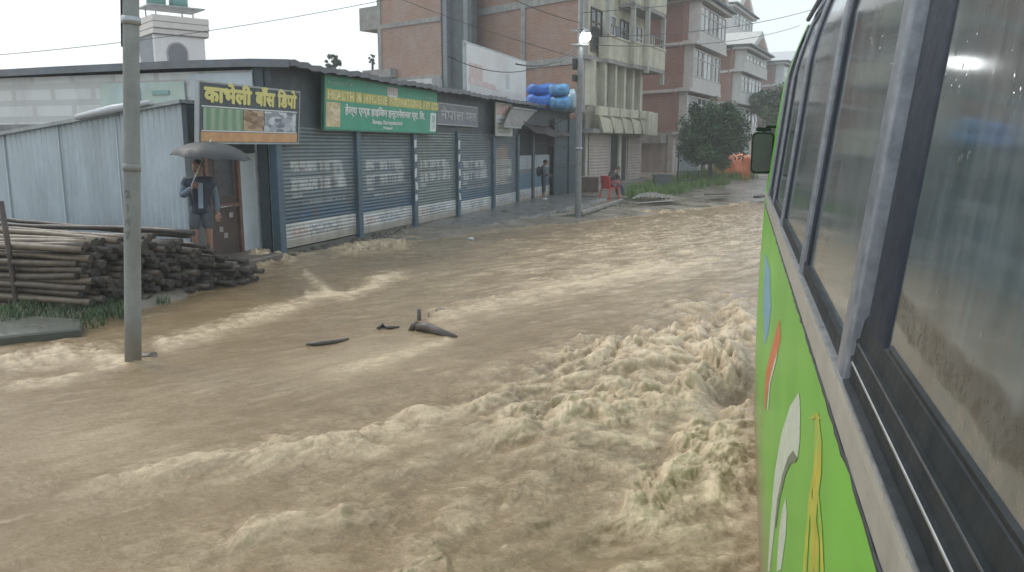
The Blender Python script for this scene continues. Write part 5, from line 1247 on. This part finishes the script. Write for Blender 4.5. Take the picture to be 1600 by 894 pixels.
# ------------------------------------------------------------------ blue sacks on the roof
sk = mat('blue_plastic_sack', (.015, .11, .42), .4, .35, 4, .9, 5); sk2 = mat('blue_printed_sack', (.06, .22, .42), .4, .6, 3.5, .9, 6)
def sack(px0, px1, py0, py1, d, m, label, rot=0):
    a_, b_ = dep(px0, (py0 + py1) / 2, d), dep(px1, (py0 + py1) / 2, d); c = (a_ + b_) / 2; w_ = (b_ - a_).length / 2; h = (dep(px0, py0, d).z - dep(px0, py1, d).z) / 2
    rt = Matrix.Rotation(-YAW * -1 + rot, 3, 'Z')
    def fn(p):
        q = V(p); ex = abs(q.x) / w_
        q.z = math.copysign(abs(q.z / h) ** .5, q.z) * h * .9; q.z *= (1 - .35 * ex ** 4) * (1 + .10 * math.sin(q.x * 13 + q.y * 3)); q.z += .03 * math.sin(q.x * 31 + q.z * 9 + q.y * 17) * h * 2; q.z += .05 * math.sin(q.x * 9 + q.y * 4) * h * 2; q.x = math.copysign(abs(q.x / w_) ** .6, q.x) * w_; return q
    return tag(MB().ell(c, (w_, .55, h), nu=40, nv=24, rot=Matrix.Rotation(YAW, 3, 'Z'), fn=fn).build('plastic_sack', m, origin=c), label, 'sack', 'sacks on the shop roof')
sack(820, 872, 147, 172, 32, sk, 'lower plain blue sack on the roof, right of the billboard'); sack(822, 876, 131, 152, 32.3, sk, 'upper plain blue sack on the roof, right of the billboard')
sack(858, 892, 150, 174, 31.6, sk2, 'lower printed blue sack with pale pattern on the roof'); sack(856, 890, 131, 153, 31.8, sk2, 'upper printed blue sack with pale pattern on the roof')
sack(884, 900, 140, 176, 33, mat('pale_blue_sack', (.22, .33, .40), .4, .3, 5), 'pale blue bag standing on the roof edge by the lamp pole')
# ------------------------------------------------------------------ tree
lf = []
for i, cc_ in enumerate(((.018, .06, .022), (.032, .085, .028), (.012, .038, .018), (.06, .12, .04))): lf.append(mat('leaf_green_%s' % 'abcd'[i], cc_, .5, .25, 6))
def tree(name, label, base, trunk_h, crown, rx, rz_, n_cl, n_lf, leaf, seed, mats=None, group=None, ry=None, droop=0, trunk_r=.12):
    q = random.Random(seed); o = thing(name, label, 'tree', base, group); base = V(base); mats = mats or lf; ry = ry or rx
    c = base + Z * crown; mb = MB()
    top = c + Z * rz_ * .3
    mb.tube([base - Z * .3, base + Z * trunk_h * .5 + V((.04, 0, 0)), base + Z * trunk_h, top], [trunk_r * 1.25, trunk_r, trunk_r * .8, trunk_r * .25], 9)
    cl = []
    for k in range(n_cl):
        while True:
            p = V((q.uniform(-1, 1), q.uniform(-1, 1), q.uniform(-1, 1)))
            if .15 < p.length < 1: break
        p = p * (.55 + .45 * q.random() ** .5) if p.length > .5 else p * 1.4
        pt = c + V((p.x * rx, p.y * ry, p.z * rz_)); cl.append(pt)
        if k % 3 == 0:
            st_ = base + Z * (trunk_h * q.uniform(.75, 1.0)); mb.tube([st_, st_.lerp(pt, .5) + Z * .1, pt], [trunk_r * .45, trunk_r * .25, .01], 5)
    mb.build('trunk', mat('dark_bark', (.06, .05, .042), .8, .35, 8, .4, 20), o)
    lv = MB()
    for pt in cl:
        cr = min(rx, rz_) * q.uniform(.16, .34); mi = q.choice(range(len(mats)))
        for k in range(n_lf):
            d = V((q.gauss(0, 1), q.gauss(0, 1), q.gauss(0, .8))).normalized() * cr * q.random() ** .45
            p = pt + d; u = V((q.gauss(0, 1), q.gauss(0, 1), q.gauss(0, .6) - droop)).normalized(); v = u.cross(V((q.gauss(0, 1), q.gauss(0, 1), q.gauss(0, 1)))).normalized()
            L = leaf * q.uniform(.6, 1.3); w_ = L * .42
            lv.add([p - u * L * .5, p + v * w_ * .5, p + u * L * .5, p - v * w_ * .5], [(0, 1, 2, 3)], mi if q.random() < .75 else q.randrange(len(mats)))
    lv.build('crown', mats, o); return o
tb = dep(1108, 282, 41)
tree('round_tree', 'dense round dark green tree on the grass verge before the brick house', (tb.x, tb.y, .1), 1.3, (LZ(214) - 2.1) * 1.7 + 2.0, 1.82, 1.72, 130, 230, .18, 5, ry=1.7)
t2 = dep(1212, 255, 58); tree('shady_tree', 'dark tree half hidden behind the bus mirror', (t2.x, t2.y, .3), 2.2, 4.1, 1.5, 1.9, 70, 110, .24, 8)
t3 = dep(1190, 250, 66); tree('pale_tree', 'small pale green tree in front of the gabled house', (t3.x, t3.y, .3), 2.0, 5.3, 1.5, 1.2, 45, 90, .26, 9, mats=[mat('pale_leaf', (.10, .15, .08), .5, .3, 4), lf[1]])
t4 = dep(523, 150, 48); tree('roof_tree', 'treetop just showing above the shop roof ridge', (t4.x, t4.y, 0), 5.0, 6.75, .5, .75, 22, 90, .14, 10)
t5 = dep(583, 150, 50); tree('thin_tree', 'thin sprig of leaves beside the brick house edge', (t5.x, t5.y, 0), 5.5, 7.2, .3, .4, 8, 50, .12, 11)
# ------------------------------------------------------------------ verge, tarp stall, railing, boxes
sp = []
q = random.Random(4)
for k in range(210):
    px = 985 + 190 * q.random(); t = (px - 985) / 190; py = 303 - 22 * t + q.uniform(-11, 6) * (.4 + t * .6)
    p = onz(px, py, .12); sp.append((p.x, p.y, gz(p.x, p.y), 26, .45))
grass('verge_grass', 'bright green grass on the verge in front of the round tree', sp, .42, gr_m, 6)
sp = [(onz(px, py, -.05).x, onz(px, py, -.05).y, -.1, 24, .22) for px, py in ((880, 332), (865, 335), (890, 336), (915, 334), (975, 318), (960, 322), (940, 325), (985, 313), (1000, 308))]
grass('kerb_grass', 'short weeds along the broken kerb by the lamp pole', sp, .13, gr2, 7)
c0 = dep(1148, 272, 44)
ts = thing('tarpaulin_stall', 'stall covered in bright orange tarpaulin beside the round tree', 'stall', (c0.x, c0.y, .1))
a_, b_ = dep(1124, 276, 44), dep(1175, 276, 42.5); u = (b_ - a_); n = V((u.y, -u.x, 0)).normalized()
rows = []
for i in range(9):
    t = i / 8; rows.append([V((a_.x, a_.y, 0)) + V((u.x, u.y, 0)) * s_ + Z * (.15 + 1.35 * t + .06 * math.sin(s_ * 9) * t) + n * (.10 * math.sin(s_ * 11 + t * 4) * (.4 + t) + .25 * (1 - t)) for s_ in [k / 20 for k in range(21)]])
rows.append([p - n * 1.4 + Z * .15 for p in rows[-1]])
MB().grid(rows).build('tarpaulin', mat('orange_tarpaulin', (.72, .20, .08), .45, .2, 2, .4, 5, dirt=(.45, .33, .27), dirt_amt=.5), ts)
m = MB()
for s_ in (0, .33, .66, 1): m.bar(V((a_.x, a_.y, 0)) + V((u.x, u.y, 0)) * s_ - n * .1, V((a_.x, a_.y, 1.52)) + V((u.x, u.y, 0)) * s_ - n * .1, .06, .06)
m.build('post_frame', wood_m, ts)
MB().obox(V((a_.x, a_.y, 0)), V((u.x, u.y, 0)).normalized(), n, Z, (-.1, .55), (.3, .36), (.3, 1.3)).build('yellow_panel', mat('ochre_cloth', (.45, .27, .06), .6, .2, 3), ts)
rl0, rl1 = dep(1058, 277, 39), dep(1108, 276, 40.5)
ra = thing('low_railing', 'low dark iron railing between the tree trunk and the pink shopfront', 'railing', (rl0.x, rl0.y, .1))
m = MB(); g0, g1 = V((rl0.x, rl0.y, .1)), V((rl1.x, rl1.y, .1))
for z_ in (.35, .75): m.bar(g0 + Z * z_, g1 + Z * z_, .06, .06)
m.build('rail', black_m, ra); 
for t in (0, .33, .66, 1): MB().bar(g0.lerp(g1, t) - Z * .2, g0.lerp(g1, t) + Z * .8, .06, .06).build('railing_post', black_m, ra)
sg = dep(1062, 270, 44); pv = thing('pale_shutter_screen', 'pale blue grey upright screen behind the low railing', 'screen', (sg.x, sg.y, .2))
MB().obox(dep(1060, 274, 44), RT, -V((FW.x, FW.y, 0)).normalized(), Z, (0, 1.05), (-.05, 0), (-.2, 1.55)).build('panel', mat('pale_screen', (.36, .41, .44), .6, .1, 3), pv)
MB().obox(dep(1060, 274, 44), RT, -V((FW.x, FW.y, 0)).normalized(), Z, (-.06, 0), (-.08, .03), (-.3, 1.6)).build('frame', black_m, pv)
bx0 = dep(907, 301, 33.2); rtv = V((RT.x, RT.y, 0)); fwv = V((FW.x, FW.y, 0)).normalized()
bx = thing('wooden_counter', 'low brown wooden counter box beside the lamp pole', 'counter', (bx0.x, bx0.y, bx0.z))
MB().obox(bx0, rtv, fwv, Z, (0, .74), (0, .6), (0, .62)).build('body', wood_m, bx, bevel=.015); MB().obox(bx0, rtv, fwv, Z, (-.03, .77), (-.03, .63), (.623, .66)).build('counter_top', mat('pale_counter_top', (.28, .24, .21), .6), bx)
bx1 = dep(934, 285, 33.6); b2_ = thing('white_crate', 'small white crate behind the red chair', 'crate', bx1)
MB().obox(bx1, rtv, fwv, Z, (0, .28), (0, .3), (0, .2)).build('crate_body', mat('offwhite_crate', (.45, .44, .42), .6), b2_, bevel=.01); MB().obox(bx1, rtv, fwv, Z, (-.01, .29), (-.01, .31), (.2, .23)).build('crate_rim', mat('offwhite_crate', (.45, .44, .42), .6), b2_)
dk0 = dep(1024, 292, 37); db_ = thing('dark_bin', 'dark grey bin standing against the pink wall', 'bin', dk0)
MB().prism([dk0, dk0 + rtv * .7, dk0 + rtv * .76 + Z * .5, dk0 - rtv * .05 + Z * .5], fwv * .5).build('bin_body', mat('dark_grey_plastic', (.06, .07, .075), .5), db_); MB().obox(dk0 + Z * .503, rtv, fwv, Z, (-.06, .78), (-.02, .52), (0, .05)).build('rim', mat('dark_grey_plastic', (.06, .07, .075), .5), db_)
# kerb stones and planks near the lamp pole
km = mat('pale_kerb_stone', (.27, .26, .235), .6, .25, 4, .4, 12, dirt=(.1, .1, .07), dirt_amt=.6)
kp = [(800, 352), (838, 344), (870, 341)]
def slabobj(name, label, cat, p0, p1, w_, h, m, z=-.02, group=None):
    a_ = onz(*p0, z); b_ = onz(*p1, z); o = MB().bar(a_, b_, w_, h).build(name, m, origin=(a_ + b_) / 2, bevel=.012); return tag(o, label, cat, group)
slabobj('kerb_stone', 'long pale kerb stone running from the lamp pole to the seated person', 'kerb stone', (908, 333), (972, 313), .14, .12, km, .0, 'kerb stones')
slabobj('kerb_stone', 'short pale kerb stone half buried left of the lamp pole', 'kerb stone', (858, 338), (897, 334), .12, .08, km, -.04, 'kerb stones')
slabobj('kerb_stone', 'broken pale stones on the pavement in front of the standing man', 'kerb stone', (838, 326), (872, 319), .22, .05, km, -.02, 'kerb stones')
slabobj('plank', 'pale wet plank lying right of the seated person', 'plank', (990, 318), (1058, 313), .2, .04, km, .0, 'boards on the roadside')
slabobj('plank', 'dark board with white end lying on the far dry road', 'plank', (1105, 305), (1136, 303), .35, .1, wood_m, .06, 'boards on the roadside')
slabobj('plank', 'thin pale strip lying beneath the dark board on the far road', 'plank', (1085, 307), (1150, 305), .15, .03, km, .05, 'boards on the roadside')
slabobj('plank', 'short dark board lying close to the bus front on the far road', 'plank', (1182, 308), (1196, 306), .3, .08, black_m, .0, 'boards on the roadside')
sh0 = thing('iron_sheet', 'bent grey corrugated iron sheet lying on the verge edge', 'iron sheet', onz(1015, 308, .05))
A_, B_, C2, D2 = onz(985, 311, .12), onz(1058, 308, .12), onz(1048, 302, .16), onz(1000, 303, .16)
rows = []
for i in range(4):
    t = i / 3; rows.append([A_.lerp(D2, t).lerp(B_.lerp(C2, t), k / 40) + Z * (.03 * math.sin(k * 1.6) + .06 * math.sin(k * .12)) for k in range(41)])
MB().grid(rows, smooth=False).build('sheet', mat('rusty_pale_sheet', (.26, .27, .25), .4, .3, 3, dirt=(.12, .09, .06), dirt_amt=.6, metal=.3), sh0)
MB().bar(A_ + V((.2, .1, -.05)), B_ + V((-.3, .1, -.05)), .05, .05).build('batten', wood_m, sh0)
# rubble under the first shutters, stones along the pavement
q = random.Random(12); mb = MB()
for k in range(150):
    y_ = q.uniform(13.2, 18.9); x_ = FX + .04 + abs(q.gauss(0, .22)); r_ = q.uniform(.03, .10)
    rot = Matrix.Rotation(q.uniform(0, 6), 3, V((q.random(), q.random(), q.random() + .1)).normalized())
    mb.ell((x_, y_, -.02 - (x_ - FX) * .12 + q.uniform(-.02, .05)), (r_, r_ * q.uniform(.6, 1.2), r_ * q.uniform(.5, .8)), nu=7, nv=5, rot=rot)
rb_ = mb.build('rubble', mat('dark_wet_rubble', (.085, .08, .065), .6, .45, 8, .4, 15, dirt=(.16, .13, .09), dirt_amt=.6)); rb_['kind'] = 'stuff'; rb_['label'] = 'dark wet rubble piled along the foot of the first shutters'
q = random.Random(14)
for k, (px, py, r_, lab) in enumerate(((826, 330, .10, 'dark stone lying on the pavement near the last shutter'), (812, 337, .09, 'wet stone at the pavement edge below the narrow shutter'), (735, 373, .05, 'white scrap of litter floating at the pavement edge'), (790, 333, .12, 'dark lump by the foot of the fifth pillar'), (1072, 296, .09, 'pale stone on the grass verge below the tree'), (1138, 292, .08, 'small stone on the verge below the orange stall'))):
    p = onz(px, py, .0)
    tag(MB().ell(p, (r_ * 1.6, r_, r_ * .7), nu=9, nv=6, fn=lambda v: v * (1 + .25 * math.sin(v.x * 40 + v.y * 31))).build('stone', paper_m if 'white' in lab else (km if 'pale' in lab else mat('dark_wet_stone', (.075, .08, .07))), origin=p), lab, 'litter' if 'litter' in lab else 'stone')
# ------------------------------------------------------------------ debris in the water
dm = mat('soaked_timber', (.075, .06, .05), .35, .4, 6, .4, 18)
a_, b_ = onz(652, 508, .10), onz(712, 531, -.02)
lg = thing('drift_log', 'stubby dark log jutting from the flood in mid stream', 'log', a_)
MB().tube([a_ + Z * -.02, a_.lerp(b_, .25) + Z * .02, a_.lerp(b_, .6) + Z * .012, b_ + Z * .01], [.05, .056, .054, .042], 12).build('log_body', dm, lg); MB().tube([a_ + V((-.10, .0, -.10)), a_ + V((-.04, .0, .0)), a_ + V((.0, .0, .01))], [.03, .04, .035], 8).build('broken_branch', dm, lg)
p = onz(655, 503, 0); tag(MB().tube([p - Z * .3, p + Z * .0, p + Z * .16], [.028, .027, .026], 8).build('stake', dm, origin=p), 'short upright stake standing in the flood behind the log', 'stake')
p = onz(668, 500, 0); tag(MB().tube([p - Z * .3, p, p + Z * .09 + RT * .02], [.008, .008, .006], 6).build('twig', dm, origin=p), 'thin twig poking from the flood right of the short stake', 'twig')
p = onz(690, 487, .02); tag(MB().ell(p, (.09, .06, .045), nu=10, nv=6).build('floating_stump', dm, origin=p), 'small dark stump head awash beyond the log', 'stump')
for pts, lab in (([(478, 538), (500, 537), (525, 534), (545, 529)], 'long thin dark branch awash left of the log'), ([(590, 513), (598, 507), (606, 512), (624, 511)], 'small hooked branch awash between stake and long branch')):
    P3 = [onz(x_, y_, .045 if i % 2 == 0 or i == 1 else .05) for i, (x_, y_) in enumerate(pts)]
    tag(MB().tube(P3, [.015, .028, .026, .01], 8).build('drift_branch', dm, origin=P3[0]), lab, 'branch')
p = onz(233, 556, .0); tag(MB().ell(p, (.11, .07, .035), nu=12, nv=8, fn=lambda v: v * (1 + .3 * math.sin(v.x * 60))).build('stone', mat('brown_mud_clump', (.10, .085, .06), .5, .3, 9), origin=p), 'brown clump breaking the water right of the concrete pole', 'stone')
